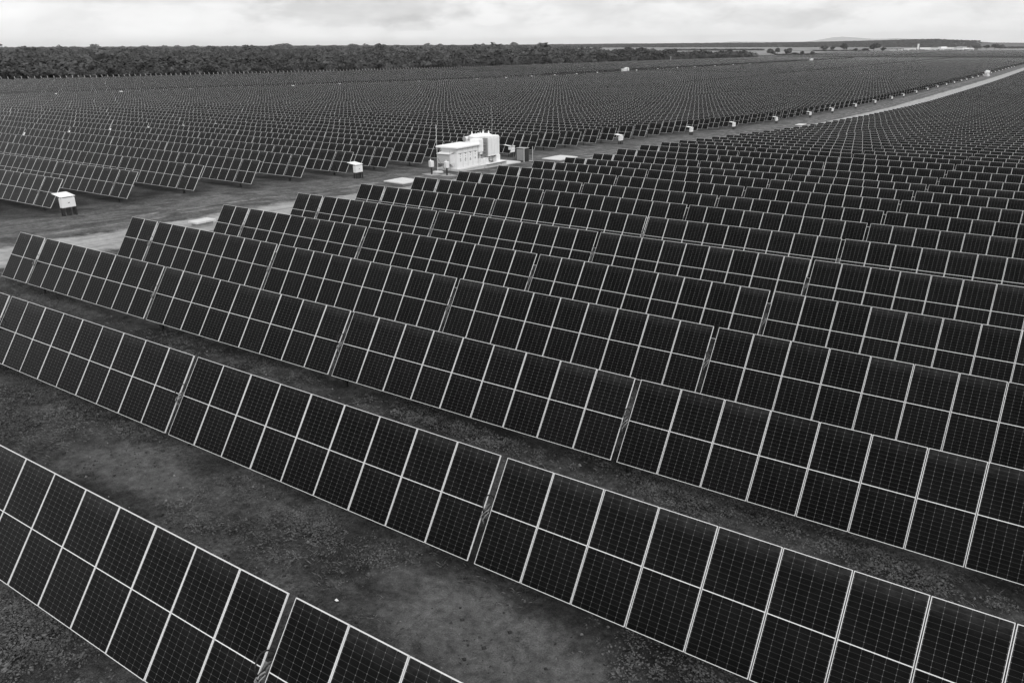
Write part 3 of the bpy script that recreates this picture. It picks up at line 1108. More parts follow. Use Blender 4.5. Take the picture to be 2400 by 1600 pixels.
    b.face([(.45, -.62, H0+1.64), (2.35, -.62, H0+1.64), (2.35, -.62, H0+1.66), (.45, -.62, H0+1.66)])
    part('hood_lid', b, [W_], hd)
    # transformer tank with rounded cover
    b = MB()
    bevel_box(b, .35, 2.25, 4.75, 8.3, H0+.10, H0+2.45, .06)
    for q in range(7):
        b.box(2.25, 2.30, 4.9+q*.5, 4.94+q*.5, H0+.2, H0+2.3)
    b.box(.45, 2.15, 4.85, 8.2, H0, H0+.1)
    tk = part('transformer_tank', b, [W_], r)
    b = MB()
    n = 26
    prof = [(1.30, 2.45), (1.30, 2.92), (1.38, 2.92), (1.38, 2.98), (1.15, 3.10), (.6, 3.17), (0, 3.20)]
    cx, cy = 1.30, 6.45
    for (r0, z0), (r1, z1) in zip(prof[:-1], prof[1:]):
        for k in range(n):
            a0, a1 = 2*math.pi*k/n, 2*math.pi*(k+1)/n
            f = lambda rr, aa, zz: (cx+rr*.82*math.cos(aa), cy+rr*1.22*math.sin(aa), H0+zz)
            b.face([f(r0, a0, z0), f(r0, a1, z0), f(r1, a1, z1), f(r1, a0, z1)])
    part('tank_cover', b, [W_], tk, True)
    for (bx, by, hh) in ((.8, 5.5, .30), (1.75, 5.4, .22), (1.0, 7.4, .34), (1.7, 7.5, .26), (1.3, 6.4, .18)):
        b = MB()
        b.cyl((bx, by, H0+3.10), (bx, by, H0+3.17+hh*.4), .11, .09, 10)
        b.cyl((bx, by, H0+3.17+hh*.4), (bx, by, H0+3.17+hh*.8), .05, .05, 8)
        b.cyl((bx, by, H0+3.17+hh*.8), (bx, by, H0+3.17+hh), .08, .03, 8)
        part('valve', b, [W_], tk)
    # oil conservator at the back, its dark round end towards the road start
    b = MB()
    b.cyl((.25, 4.75, H0+2.66), (.25, 6.9, H0+2.66), .27, n=20)
    b.box(.10, .40, 5.0, 5.15, H0+2.2, H0+2.6)
    b.box(.10, .40, 6.5, 6.65, H0+2.2, H0+2.6)
    cs = part('oil_conservator', b, [MS['white2']], r)
    b = MB()
    b.cyl((.25, 4.72, H0+2.66), (.25, 4.748, H0+2.66), .25, n=20)
    part('end_cap', b, [G_], cs)
    # cable box hanging over the recess between house and radiators
    b = MB()
    bevel_box(b, 1.55, 2.75, 4.10, 5.00, H0+1.42, H0+2.80, .04)
    b.box(2.751, 2.765, 4.2, 4.53, H0+1.5, H0+2.7)
    b.box(2.751, 2.765, 4.57, 4.9, H0+1.5, H0+2.7)
    b.box(2.1, 2.6, 4.5, 5.0, H0+1.12, H0+1.42)
    part('cable_box', b, [W_], r)
    b = MB()
    b.box(2.20, 2.22, 4.12, 5.75, H0+.05, H0+1.40)
    for q in range(8):
        b.box(2.22, 2.26, 4.15, 5.7, H0+.2+q*.15, H0+.24+q*.15)
    part('recess_panel', b, [G_], r)
    # pipework in the shade beside the radiators
    b = MB()
    for q, z in enumerate((1.0, 1.35, 1.7, 2.1, 2.4)):
        b.tube([(2.2, 5.12+.05*q, H0+z), (2.55, 5.15+.05*q, H0+z+.05), (2.62, 5.6, H0+z-.12)], .045, 6)
    for q in range(4):
        b.cyl((2.3+.1*q, 5.25, H0+.8), (2.3+.1*q, 5.25, H0+2.6), .03, n=6)
        b.cyl((2.28+.1*q, 5.22, H0+.9+.4*q), (2.42+.1*q, 5.12, H0+.95+.4*q), .07, n=8)
    b.box(2.25, 2.9, 5.55, 5.62, H0+.9, H0+2.8)
    part('pipework', b, [G_], r, kind='stuff')
    # radiator bank: four ribbed packs with dark joints
    for q in range(4):
        y0 = 5.72+q*.56
        b = MB()
        bevel_box(b, 2.0, 2.92, y0+.025, y0+.535, H0+.78, H0+3.06-.03*q, .07)
        rd = part('radiator', b, [W_], r)
        b = MB()
        for w in range(5):
            b.box(2.915, 2.935, y0+.06+w*.1, y0+.085+w*.1, H0+.95, H0+2.70)
        part('fin', b, [MS['white2']], rd, kind='stuff')
        b = MB()
        b.box(2.2, 2.88, y0+.15, y0+.40, H0+.68, H0+.78)
        part('foot', b, [MS['dark']], rd)
    b = MB()
    for q in range(5):
        b.box(2.3, 2.80, 5.70+q*.56, 5.742+q*.56, H0+.86, H0+2.8)
    part('joint', b, [MS['dark']], r, kind='stuff')
    b = MB()
    bevel_box(b, 2.35, 2.95, 7.3, 8.0, H0, H0+.80, .03)
    b.box(2.951, 2.96, 7.6, 7.65, H0+.35, H0+.5)
    part('junction_cabinet', b, [W_], r)
    # oil pot, white cabinet and valve on the slab
    b = MB()
    b.cyl((2.72, 5.35, H0), (2.72, 5.35, H0+.66), .44, .36, 20)
    b.cyl((2.72, 5.35, H0+.66), (2.72, 5.35, H0+.70), .40, .40, 20)
    part('oil_pot', b, [MS['white2']], r)
    b = MB()
    bevel_box(b, 2.50, 3.10, 4.12, 4.88, H0, H0+.66, .03)
    part('cabinet', b, [W_], r)
    b = MB()
    b.cyl((2.6, 6.15, H0+.60), (2.6, 6.15, H0+.15), .09, n=8)
    b.tube([(2.6, 6.15, H0+.3), (2.8, 6.4, H0+.12), (2.85, 6.7, H0+.08)], .035, 6)
    part('drain_valve', b, [MS['dark']], r)
    b = MB()
    b.box(2.6, 3.45, 4.95, 8.6, H0+.004, H0+.045)
    part('slab_cover', b, [MS['white']], r)
    b = MB()
    b.cyl((1.9, 7.9, H0+2.4), (1.9, 7.9, H0+6.4), .026, .012, 6)
    part('whip_antenna', b, [MS['grayp']], r)
    # bushings towards the house
    for q in range(3):
        b = MB()
        for w in range(5):
            b.cyl((.9+.45*q, 4.95, H0+2.45+w*.06), (.9+.45*q, 4.95, H0+2.48+w*.06), .09, n=10)
            b.cyl((.9+.45*q, 4.95, H0+2.48+w*.06), (.9+.45*q, 4.95, H0+2.51+w*.06), .05, n=8)
        part('bushing', b, [MS['white2']], r)
    return r


def copy_tree(o, parent=None):
    c = o.copy()
    col.objects.link(c)
    c.parent = parent
    for ch in o.children:
        copy_tree(ch, c)
    return c


st1 = build_station('white transformer station with switchgear house, tank and radiators on a concrete plinth, nearest', (-57.05, 69.1, float(gz(-55.3, 74))+.03))
for (x, y, lab) in ((-58.2+float(drift(648)), 646, 'white transformer station far up the gravel road near the right edge'),
                    (-288.5, 572, 'small white transformer station on the inner track in the distant middle of the field'),
                    (-288.5, 1098, 'tiny white transformer station at the far end of the inner track')):
    c = copy_tree(st1)
    c.location = (x, y, float(gz(x+1.6, y+5))+.05)
    c['label'] = lab

# ------------------------------------------------------------------ combiner boxes on legs
b = MB()
b.box(-.18, .18, -.48, .48, .60, 1.26)
b.box(.181, .196, -.45, .45, .63, 1.23)
body_me = b.mesh('box_body', [MS['white']])
b = MB()
b.box(.197, .215, -.06, .06, .90, .935)
b.box(.197, .21, .0, .06, .93, .955)
lock_me = b.mesh('latch', [MS['dark']])
b = MB()
xa_, xb_, ya_, yb_, za_, zb_ = -.925, .225, -.53, .53, 1.545, 1.375
top_ = [(xa_, ya_, za_), (xb_, ya_, zb_), (xb_, yb_, zb_), (xa_, yb_, za_)]
bot_ = [(x, y, z-.03) for x, y, z in top_]
b.face(top_)
b.face(bot_[::-1])
for q in range(4):
    w_ = (q+1) % 4
    b.face([bot_[q], bot_[w_], top_[w_], top_[q]])
for yy_ in (-.4, .4):
    b.box(-.16, -.13, yy_-.02, yy_+.02, 1.26, 1.42)
    b.box(.13, .16, yy_-.02, yy_+.02, 1.26, 1.36)
rain_me = b.mesh('rain_cover', [MS['white']])
b = MB()
b.box(-.05, .05, -.05, .05, -.4, .60)
leg_me = b.mesh('leg', [MS['dark']])
b = MB()
for q in range(4):
    b.tube([(-.05+.05*q, -.1+.07*q, .62), (-.08+.05*q, -.12+.07*q, .3), (-.05+.05*q, -.1+.06*q, -.05)], .028, 6)
cond_me = b.mesh('cable_riser', [MS['rubber']])


def combiner(x, y, rz, lab, grp):
    r = thing('combiner_box', lab, 'combiner box', (x, y, float(ground_at(x, y))), (0, 0, rz), grp)
    bd = obj('box_body', body_me, r)
    obj('latch', lock_me, bd)
    obj('rain_cover', rain_me, r)
    for sx_ in (-.14, .14):
        for sy_ in (-.42, .42):
            obj('leg', leg_me, r, (sx_, sy_, 0))
    obj('cable_riser', cond_me, r)
    return r


NROW = [0, 5, 10, 15, 20, 24, 29, 34, 38, 43, 48, 53, 57, 62, 67, 72, 77, 82, 87, 91, 96, 101, 106, 111, 115, 120, 125, 130, 135, 140, 145, 150]
for i, n_ in enumerate(NROW):
    y = 28.72+ROWP*n_+.12
    x = -57.9+float(drift(y))
    if i == 0: lab = 'white combiner box on dark legs with a tilted rain cover, nearest, at the left edge'
    elif i == 1: lab = 'white combiner box with a rain cover, left of the big transformer station'
    elif i == 2: x -= 1.1; lab = 'white combiner box partly behind the dark cabinet right of the big station'
    elif i < 9: lab = '%s white combiner box beyond the big transformer station, beside the gravel road' % ORD[i-2]
    elif n_ < 106: lab = 'small white combiner box before the far station, along the left side of the gravel road'
    else: lab = 'tiny white combiner box beyond the far station, beside the gravel road'
    combiner(x, y, 0, lab, 'combiner boxes along the gravel road' if i < 9 else ('combiner boxes before the far station' if n_ < 106 else 'combiner boxes beyond the far station'))
for i, y in enumerate([148, 171.3, 200.2, 229.1, 252.3, 281, 310, 338.6, 361.8, 390.3, 419.3, 448.3, 476.8, 505.7, 535.8, 600, 640, 680, 720, 770, 820, 870]):
    combiner(-288.9, y, R(-14), 'tiny white combiner box glinting on the inner track of the left field', 'combiner boxes along the inner track')

# ------------------------------------------------------------------ trench covers, masts, cabinets by the station
def cover(x0, x1, y0, y1, h, n, lab, ang=0):
    cx_, cy_ = (x0+x1)/2, (y0+y1)/2
    r = thing('concrete_cover', lab, 'trench cover', (cx_, cy_, float(ground_at(cx_, cy_))), (0, 0, ang), 'pale concrete trench covers beside the gravel road')
    wx, wy = (x1-x0)/2, (y1-y0)/2
    b = MB()
    b.box(-wx+.15, wx-.15, -wy+.15, wy-.15, -.4, h-.13)
    part('pit_wall', b, [MS['concd']], r)
    for q in range(n):
        ya, yb = -wy+2*wy*q/n+.008, -wy+2*wy*(q+1)/n-.008
        b = MB()
        bevel_box(b, -wx, wx, ya, yb, h-.12, h+random.uniform(-.008, .008), .015)
        part('slab', b, [MS['conc']], r)
    return r


cover(-53.0, -50.35, 56.1, 58.55, .36, 2, 'pale concrete trench cover left of the big station, mostly above the panel tops', R(-6))
cover(-53.4, -50.7, 85.2, 89.2, .34, 4, 'pale concrete trench cover right of the big station, of several slabs', R(-4))
cover(-52.0, -50.3, 191.8, 195.3, .36, 2, 'small pale concrete trench cover far along the gravel road', 0)
cover(-47.9, -46.9, 31.5, 33.0, .42, 2, 'pale concrete trench cover peeping over the second panel row by the road', 0)

xm, ym = -55.14, 66.89
zm = float(ground_at(xm, ym))
r = thing('lightning_mast', 'slender white lightning mast with three stays left of the big station', 'mast', (xm, ym, zm))
b = MB(); b.cyl((0, 0, 0), (-.05, .03, 5.0), .024, .014, 8); part('pole', b, [MS['white']], r)
b = MB(); b.cyl((0, 0, -.1), (0, 0, .10), .62, .55, 20); part('base', b, [MS['conc']], r)
for a in (20, 140, 260):
    b = MB(); b.cyl((0, 0, 1.55), (1.0*math.cos(R(a)), 1.0*math.sin(R(a)), .0), .02, n=6); part('stay', b, [MS['steel']], r)


def post_box(x, y, lab, s=1.0, whip=1.5):
    r = thing('meter_box', lab, 'box on post', (x, y, float(ground_at(x, y))), (0, 0, R(-20)), 'meter boxes on posts by the station')
    b = MB(); b.box(-.07, .07, -.06, .06, -.2, .80); part('post', b, [MS['dark']], r)
    b = MB(); bevel_box(b, -.24, .24, -.20, .20, .80, 1.42*s, .03); part('body', b, [MS['white2']], r)
    b = MB(); b.cyl((-.12, 0, 1.42*s), (-.12, 0, 1.42*s+.16), .07, .05, 10); part('cap', b, [MS['white2']], r)
    b = MB(); b.cyl((.34, .2, -.1), (.34, .2, 1.42+whip), .016, .008, 6); part('whip_antenna', b, [MS['steel']], r)
    b = MB(); b.box(-.9, .9, -.7, .7, -.05, .035); part('pad', b, [MS['concd']], r)
    return r


post_box(-54.33, 64.87, 'pale box on a dark post with a whip antenna, left of the lightning mast')
post_box(-52.75, 65.45, 'pale box on a dark post in front of the left end of the station plinth', 1.0, 1.2)

xc_, yc_ = -54.9, 83.0
r = thing('dark_cabinet', 'dark upright cabinet with a white corner post right of the big station', 'cabinet', (xc_, yc_, float(ground_at(xc_, yc_))), (0, 0, R(-4)))
b = MB(); b.box(-.62, .60, -.50, .50, -.1, 1.58); part('body', b, [MS['dark']], r)
b = MB(); b.box(.602, .66, -.56, -.50, -.1, 1.62); part('corner_post', b, [MS['white2']], r)
b = MB(); b.box(-.66, .66, -.55, .55, 1.585, 1.63); part('top', b, [MS['grayp']], r)
b = MB()
for q in range(6): b.box(.603, .615, -.40+q*.14, -.36+q*.14, .1, 1.5)
part('rib', b, [MS['sign']], r, kind='stuff')
b = MB(); b.box(-.5, .5, -.52, -.505, .15, 1.5); part('door', b, [MS['grayp']], r)
r = thing('gate_frame', 'thin white pipe frame right of the dark cabinet', 'pipe frame', (-54.0, 83.9, float(ground_at(-54.0, 83.9))))
b = MB(); b.cyl((0, 0, -.2), (0, 0, 1.72), .03, n=6); part('post', b, [MS['white2']], r)
b = MB(); b.cyl((0, 0, 1.68), (-.7, 1.1, 1.62), .018, n=6); part('rail', b, [MS['white2']], r)
b = MB(); b.cyl((0, 0, .02), (-.9, -.4, .05), .03, n=6); part('sill', b, [MS['white2']], r)
xq, yq = -55.0, 79.3
r = thing('concrete_pad', 'low concrete pad joining the right end of the station plinth', 'concrete pad', (xq, yq, float(ground_at(xq, yq))))
b = MB(); b.box(-1.1, 1.0, -1.1, 1.9, -.2, .10); part('slab', b, [MS['conc']], r)

# ------------------------------------------------------------------ fence along the woodland
fr = thing('perimeter_fence', 'long fence of pale concrete posts between the last panels and the woodland', 'fence', (-402, 0, 0))
b = MB()
b.box(-.09, .09, -.09, .09, -.6, 2.7)
b.cyl((0, 0, 2.68), (-.35, 0, 3.15), .08, .07, 5)
fp_me = b.mesh('fence_post', [MS['conc']])
yf = np.arange(150, 1330, 2.95)
zf = ground_at(np.full(len(yf), -402.0), yf)
for i in range(0, 110):
    obj('fence_post', fp_me, fr, (0, yf[i], zf[i]), (0, 0, random.uniform(-.1, .1)))
b = MB()
for i in range(110, len(yf)):
    b.box(-.08, .08, yf[i]-.08, yf[i]+.08, zf[i]-.6, zf[i]+3.0)
part('far_posts', b, [MS['conc']], fr, kind='stuff')
b = MB()
for i in range(len(yf)-1):
    for h in (.5, 1.1, 1.7, 2.1):
        b.cyl((0, yf[i], zf[i]+h), (0, yf[i+1], zf[i+1]+h), .012, n=3, caps=False)
part('wires', b, [MS['steel']], fr, kind='stuff')
for (x, y, h, lab) in ((-401, 923, 7.0, 'tall pale pole standing at the woodland edge'),):
    r = thing('pole', lab, 'pole', (x, y, float(ground_at(x, y))))
    b = MB(); b.cyl((0, 0, -.5), (0, 0, h), .28, .2, 8); part('shaft', b, [MS['conc']], r)
    b = MB(); b.box(-.5, .5, -.1, .1, h-.6, h-.45); part('crossarm', b, [MS['conc']], r)

# ------------------------------------------------------------------ trees
def crown_mesh(name, seed, n_leaf=520, squash=.72, lobes=9, core=True, size=.20):
    """unit-radius crown: leaf clumps spread over several uneven lobes"""
    rg = np.random.default_rng(seed)
    L = []
    for k in range(lobes):
        a = rg.uniform(0, 2*math.pi)
        rr = rg.uniform(.15, .62)
        L.append((rr*math.cos(a), rr*math.sin(a), rg.uniform(-.12, .38), rg.uniform(.32, .56)))
    L.append((0, 0, .12, .62))
    V, F = [], []
    for k in range(n_leaf):
        lx, ly, lz, lr = L[rg.integers(len(L))]
        d = rg.normal(size=3)
        d /= np.linalg.norm(d)
        if d[2] < -.35: d[2] *= -.6
        p = np.array([lx, ly, lz])+d*lr*rg.uniform(.72, 1.06)
        nrm = d+rg.normal(size=3)*.45
        nrm /= np.linalg.norm(nrm)
        t1 = np.cross(nrm, rg.normal(size=3))
        t1 /= np.linalg.norm(t1)
        t2 = np.cross(nrm, t1)
        s = size*rg.uniform(.55, 1.2)
        i = len(V)
        for (a_, b_) in ((-1, -.2), (-.1, -.8), (1, .1), (.2, .9)):
            V.append(p+t1*a_*s*.8+t2*b_*s*.6)
        F.append((i, i+1, i+2, i+3))
    if core:   # inner twig mass so that crowns are not hollow
        for (lx, ly, lz, lr) in L:
            i = len(V)
            r_ = lr*.70
            oc = [(1, 0, 0), (0, 1, 0), (-1, 0, 0), (0, -1, 0)]
            for ring_, zz, rr in ((0, .55, .7), (1, 0, 1.0), (2, -.55, .7)):
                for q in range(6):
                    a = q*math.pi/3+ring_*.5
                    V.append(np.array([lx+r_*rr*math.cos(a), ly+r_*rr*math.sin(a), lz+r_*zz]))
            for ring_ in range(2):
                for q in range(6):
                    j = (q+1) % 6
                    F.append((i+ring_*6+q, i+(ring_+1)*6+q, i+(ring_+1)*6+j, i+ring_*6+j))
            F.append((i, i+1, i+2, i+3))
            F.append((i, i+3, i+4, i+5))
    V = np.array(V)
    V[:, 2] *= squash
    return np_mesh(name, V, np.array(F), [MS['crown']])


crowns = [crown_mesh('crown', 100+k, 520, .70+.06*(k % 3)) for k in range(5)]
b = MB()
b.tube([(0, 0, -.3), (.05, .02, .45), (.0, .08, .75)], .07, 6)
for a in (0, 1.3, 2.6, 3.9, 5.1):
    b.cyl((.02, .04, .55), (.38*math.cos(a), .38*math.sin(a), 1.0), .035, .012, 5)
trunk_me = b.mesh('trunk', [MS['bark']])


def tree(x, y, rad, ht, lab, grp=None, k=0, squ=1.0, z=None):
    z = float(ground_at(x, y)) if z is None else z
    r = thing('tree', lab, 'tree', (x, y, z), (0, 0, random.uniform(0, 6)), grp)
    t_ = obj('trunk', trunk_me, r)
    t_.scale = (rad*.8, rad*.8, ht*.75)
    c = obj('crown', crowns[k % 5], r, (0, 0, ht*.50))
    c.scale = (rad, rad, ht*.86)
    return r


# woodland edge: every tree of the front rank that shows against the fence
for i in range(150):
    y = 120+i*7.4+random.uniform(-3, 3)
    x = -409-random.uniform(0, 9)
    rad = random.uniform(2.6, 5.6)
    tree(x, y, rad, rad*random.uniform(1.15, 1.5), 'dark bushy tree at the front edge of the woodland behind the fence', 'trees along the woodland edge', i)

# single trees out on the plain, right of the woodland
LONE = [(1806, 133, 19, 15, 'dark round tree at the right tip of the woodland'), (1822, 128, 14, 12, 'dark tree behind the right tip of the woodland'),
        (1845, 131.5, 20, 13, 'dark round tree just right of the woodland tip'), (1879, 131, 12, 9, 'small dark tree right of the woodland tip, beside low scrub'),
        (1903, 131, 11, 8, 'small dark bushy tree at the end of the low scrub'), (1932, 121, 18, 11, 'grey green tree group left of centre on the far meadow'),
        (1950, 121, 12, 9, 'slim tree on the far meadow beside the grey green group'), (1977, 121, 18, 14, 'grey tree in the middle of the far meadow'),
        (2005, 122, 12, 7, 'low bush between the far meadow trees and the big dark tree'), (2026, 122, 16, 7, 'low wide bush just left of the big dark tree'),
        (2047, 122.5, 24, 17, 'big dark round tree left of the village'), (2069, 123, 12, 9, 'small dark tree between the big round tree and the village'),
        (2290, 117, 20, 7, 'low dark tree clump right of the village'), (2311, 117, 16, 9, 'dark round tree right of the village'),
        (2330, 117, 16, 11, 'left one of the two joined dark trees near the right edge'), (2343, 117.5, 18, 10, 'right one of the two joined dark trees near the right edge'),
        (1862, 131, 14, 6, 'low scrub bush right of the round tree'), (1894, 132, 14, 5, 'low scrub bush between two small dark trees')]
for i, (u, v, w, h, lab) in enumerate(LONE):
    x, y = far_hit(u, v)
    D = float(np.dot([x, y, -24.5], CF))
    rad = w*1.2/2*D/FPX
    ht = h*1.2*D/FPX
    tree(x, y, rad, ht, lab, 'single trees on the far plain', i, min(1.5, ht/(rad*1.5)), z=float(ground_at(x, y)))


# the woodland itself: nobody could count it
def scatter(name, label, P, S, coll, squ=1.0):
    me = bpy.data.meshes.new(name)
    me.from_pydata([tuple(p) for p in P], [], [])
    a = me.attributes.new('size', 'FLOAT', 'POINT')
    a.data.foreach_set('value', np.asarray(S, 'f'))
    o = obj(name, me)
    tag(o, label, 'woodland', None, 'stuff')
    ng = bpy.data.node_groups.new(name, 'GeometryNodeTree')
    ng.interface.new_socket('Geometry', in_out='INPUT', socket_type='NodeSocketGeometry')
    ng.interface.new_socket('Geometry', in_out='OUTPUT', socket_type='NodeSocketGeometry')
    N = ng.nodes
    gi, go = N.new('NodeGroupInput'), N.new('NodeGroupOutput')
    iop = N.new('GeometryNodeInstanceOnPoints')
    ci = N.new('GeometryNodeCollectionInfo')
    ci.inputs['Collection'].default_value = coll
    ci.inputs['Separate Children'].default_value = True
    ci.inputs['Reset Children'].default_value = True
    rv = N.new('FunctionNodeRandomValue')
    rv.data_type = 'FLOAT_VECTOR'
    rv.inputs[0].default_value = (-.12, -.12, 0)
    rv.inputs[1].default_value = (.12, .12, 6.28)
    na = N.new('GeometryNodeInputNamedAttribute')
    na.data_type = 'FLOAT'
    na.inputs['Name'].default_value = 'size'
    cb = N.new('ShaderNodeCombineXYZ')
    mu = N.new('ShaderNodeMath')
    mu.operation = 'MULTIPLY'
    mu.inputs[1].default_value = squ
    Lk = ng.links.new
    Lk(gi.outputs[0], iop.inputs['Points'])
    Lk(ci.outputs[0], iop.inputs['Instance'])
    iop.inputs['Pick Instance'].default_value = True
    Lk(rv.outputs[0], iop.inputs['Rotation'])
    Lk(na.outputs[0], cb.inputs[0])
    Lk(na.outputs[0], cb.inputs[1])
    Lk(na.outputs[0], mu.inputs[0])
    Lk(mu.outputs[0], cb.inputs[2])
    Lk(cb.outputs[0], iop.inputs['Scale'])
    Lk(iop.outputs[0], go.inputs[0])
    md = o.modifiers.new('scatter', 'NODES')
    md.node_group = ng
    return o


lib = bpy.data.collections.new('crown_library')
for k in range(5):
    lib.objects.link(bpy.data.objects.new('crown_source', crown_mesh('crown_simple', 200+k, 230, .72, 7, True, .26)))


def wedge(u0, u1, d0, d1, n, size, jit=.35):
    """random points on the plain between two bearings and two distances"""
    us = rng.uniform(u0, u1, n)
    dd = np.sqrt(rng.uniform(d0**2, d1**2, n))
    P = np.array([ray(u, 100)[:2] for u in us])
    P /= np.linalg.norm(P, axis=1)[:, None]
    P = P*dd[:, None]
    S = size*rng.uniform(1-jit, 1+jit, n)
    return P, S


Pl, Sl = [], []
for (u0, u1, d0, d1, n, s) in ((-250, 1750, 380, 900, 8200, 4.3), (-250, 1790, 900, 1700, 9500, 6.2), (-200, 1500, 1700, 3200, 9500, 8.0), (-200, 1430, 3200, 7500, 14000, 10.0)):
    P, S = wedge(u0, u1, d0, d1, n, s)
    Pl.append(P)
    Sl.append(S)
P, S = np.concatenate(Pl), np.concatenate(Sl)
edge_ = -416-.0*P[:, 1]
keep = (P[:, 0] < edge_)
# the right tip of the wood thins out; the meadow behind it stays open
uu, vv, zz = pix(np.column_stack([P, np.full(len(P), -10.0)]))
dist = np.hypot(P[:, 0], P[:, 1])
bound = 1800-np.clip((dist-1500)/900, 0, 1)*420-60*fbm(dist*.01, dist*0)
keep &= (uu < bound)
keep &= ~((uu > 1385) & (dist > 2300))
clear = fbm(P[:, 0]*.006, P[:, 1]*.006) > .70
keep &= ~(clear & (dist > 700))
P, S = P[keep], S[keep]
S *= .78+.5*fbm(P[:, 0]*.02, P[:, 1]*.02)
S *= rng.choice([.65, .9, 1.15, 1.7], len(S), p=[.32, .35, .25, .08])
S = np.where((np.hypot(P[:, 0], P[:, 1]) > 1300) & (rng.random(len(S)) < .05), S*1.7, S)
Zg = ground_at(P[:, 0], P[:, 1])+S*rng.uniform(.3, .95, len(S))*np.clip(5.5/S, .5, 1.1)
scatter('woodland', 'dark dense woodland stretching to the horizon left of the fields', np.column_stack([P, Zg]), S, lib)
# wooded ridge and the belt under the hills
idx0 = rng.integers(0, RV.shape[1]-1, 16000)
tq = rng.uniform(0, 4.6, 16000)
tq = np.where(tq < 0, 0, tq)
ti = tq.astype(int)
fr_ = (tq-ti)[:, None]
Pr = RV[ti, idx0]*(1-fr_)+RV[ti+1, idx0]*fr_
jj = rng.uniform(0, 1, 16000)[:, None]
Pr = Pr+(RV[ti, idx0+1]-RV[ti, idx0])*jj
Sr = rng.uniform(6.5, 13, 16000)
uu, vv, zz = pix(Pr)
kp = (uu < 2300-150*rng.random(len(uu))**2) & (tq > .15)
scatter('ridge_woodland', 'grey band of woodland on the low ridge along the horizon', Pr[kp]+np.array([0, 0, 2.5]), Sr[kp], lib, .85)
# scrub and hedges on the plain
Pl, Sl = [], []
for (u0, u1, v, dv, n, s) in ((1815, 1925, 130.5, 1.6, 110, 3.6), (1905, 2040, 120.8, .7, 90, 5), (2100, 2290, 118.8, .5, 90, 3.2), (1650, 1790, 118.8, .9, 260, 6.0), (1560, 1700, 119.5, .8, 160, 6.5),
                              (2280, 2420, 112.5, .4, 150, 6), (2345, 2400, 114.5, .8, 60, 5), (1500, 1660, 108.2, .25, 60, 9), (2060, 2280, 115.8, .2, 40, 3.0)):
    for k in range(n):
        Pl.append(far_hit(rng.uniform(u0, u1), v+rng.normal(0, dv*.5)))
        Sl.append(s*rng.uniform(.6, 1.3))
P, S = np.array(Pl), np.array(Sl)
o = scatter('scrub', 'low scrub and hedges dotted over the far meadows', np.column_stack([P, ground_at(P[:, 0], P[:, 1])+S*.35]), S, lib, .8)

# ------------------------------------------------------------------ village
def village_at(u, v):
    return far_hit(u, v)


def house(u, v, w, dpt, h, rh, lab, name='house', rot=None):
    x, y = village_at(u, v)
    rot = rot if rot is not None else math.atan2(y, x)-math.pi/2+random.uniform(-.25, .25)
    r = thing(name, lab, 'building', (x, y, float(ground_at(x, y))), (0, 0, rot), 'white buildings of the village')
    b = MB(); b.box(-w/2, w/2, -dpt/2, dpt/2, -1, h); wl = part('wall', b, [MS['plaster']], r)
    b = MB()
    e = .5
    if rh > 0:
        b.face([(-w/2-e, -dpt/2-e, h), (w/2+e, -dpt/2-e, h), (w/2+e, 0, h+rh), (-w/2-e, 0, h+rh)])
        b.face([(w/2+e, dpt/2+e, h), (-w/2-e, dpt/2+e, h), (-w/2-e, 0, h+rh), (w/2+e, 0, h+rh)])
        b.face([(-w/2, dpt/2, h), (-w/2, -dpt/2, h), (-w/2, 0, h+rh)])
        b.face([(w/2, -dpt/2, h), (w/2, dpt/2, h), (w/2, 0, h+rh)])
        b.face([(-w/2-e, dpt/2+e, h-.05), (w/2+e, dpt/2+e, h-.05), (w/2+e, -dpt/2-e, h-.05), (-w/2-e, -dpt/2-e, h-.05)])
    else:
        b.box(-w/2-.2, w/2+.2, -dpt/2-.2, dpt/2+.2, h, h+.4)
    part('roof', b, [MS['roof'] if rh > 0 and random.random() < .5 else MS['plaster']], r)
    n = max(2, int(w/5))
    for q in range(n):
        xx = -w/2+w*(q+.5)/n
        b = MB(); b.box(xx-.7, xx+.7, -dpt/2-.04, -dpt/2+.02, 1.0, 2.6); part('window', b, [MS['dark']], r)
    return r


random.seed(21)
house(2151, 117.0, 5.6, 6, 20, 0, 'slim white tower rising above the left end of the village', 'tower', None)
hs = [(2168, 117.2, 34, 10, 5, 2), (2190, 117.0, 40, 12, 5, 2.5), (2207, 116.8, 26, 12, 6, 3), (2221, 117.4, 38, 10, 5, 2), (2240, 117.2, 44, 12, 5, 2), (2262, 117.5, 20, 9, 4, 2),
      (2212, 115.4, 22, 10, 6, 3), (2250, 115.6, 24, 12, 6, 4), (2139, 118.2, 18, 8, 3.5, 1.5), (2126, 118.6, 20, 8, 3.5, 1.5), (2110, 118.8, 16, 7, 3, 1.5), (2093, 119.6, 20, 6, 2.5, 1), (2273, 118.0, 22, 8, 3.5, 1.5),
      (2230, 118.6, 30, 8, 3.5, 1.5), (2198, 118.8, 16, 8, 3.0, 1.5), (2284, 117.0, 12, 8, 3.5, 1.5), (2262, 112.8, 12, 8, 4, 2), (2213, 112.6, 14, 8, 4, 2)]
pos = ['directly right of the tower', 'long and right of the tower, second from it', 'tall, in the middle of the village', 'long and low, front middle of the village', 'longest, in the right half of the village',
       'small, towards the right end of the village', 'gabled, behind the middle of the village', 'steep roofed, behind the right half of the village', 'small, just left of the tower',
       'low, second left of the tower', 'low, third left of the tower', 'low shed, outermost left of the village', 'low, last but one at the right end of the village',
       'low, in front of the middle of the village', 'small, in front of the second building from the tower', 'outermost at the right end of the village', 'lone, up the slope behind the village on the right',
       'lone, up the slope behind the middle of the village']
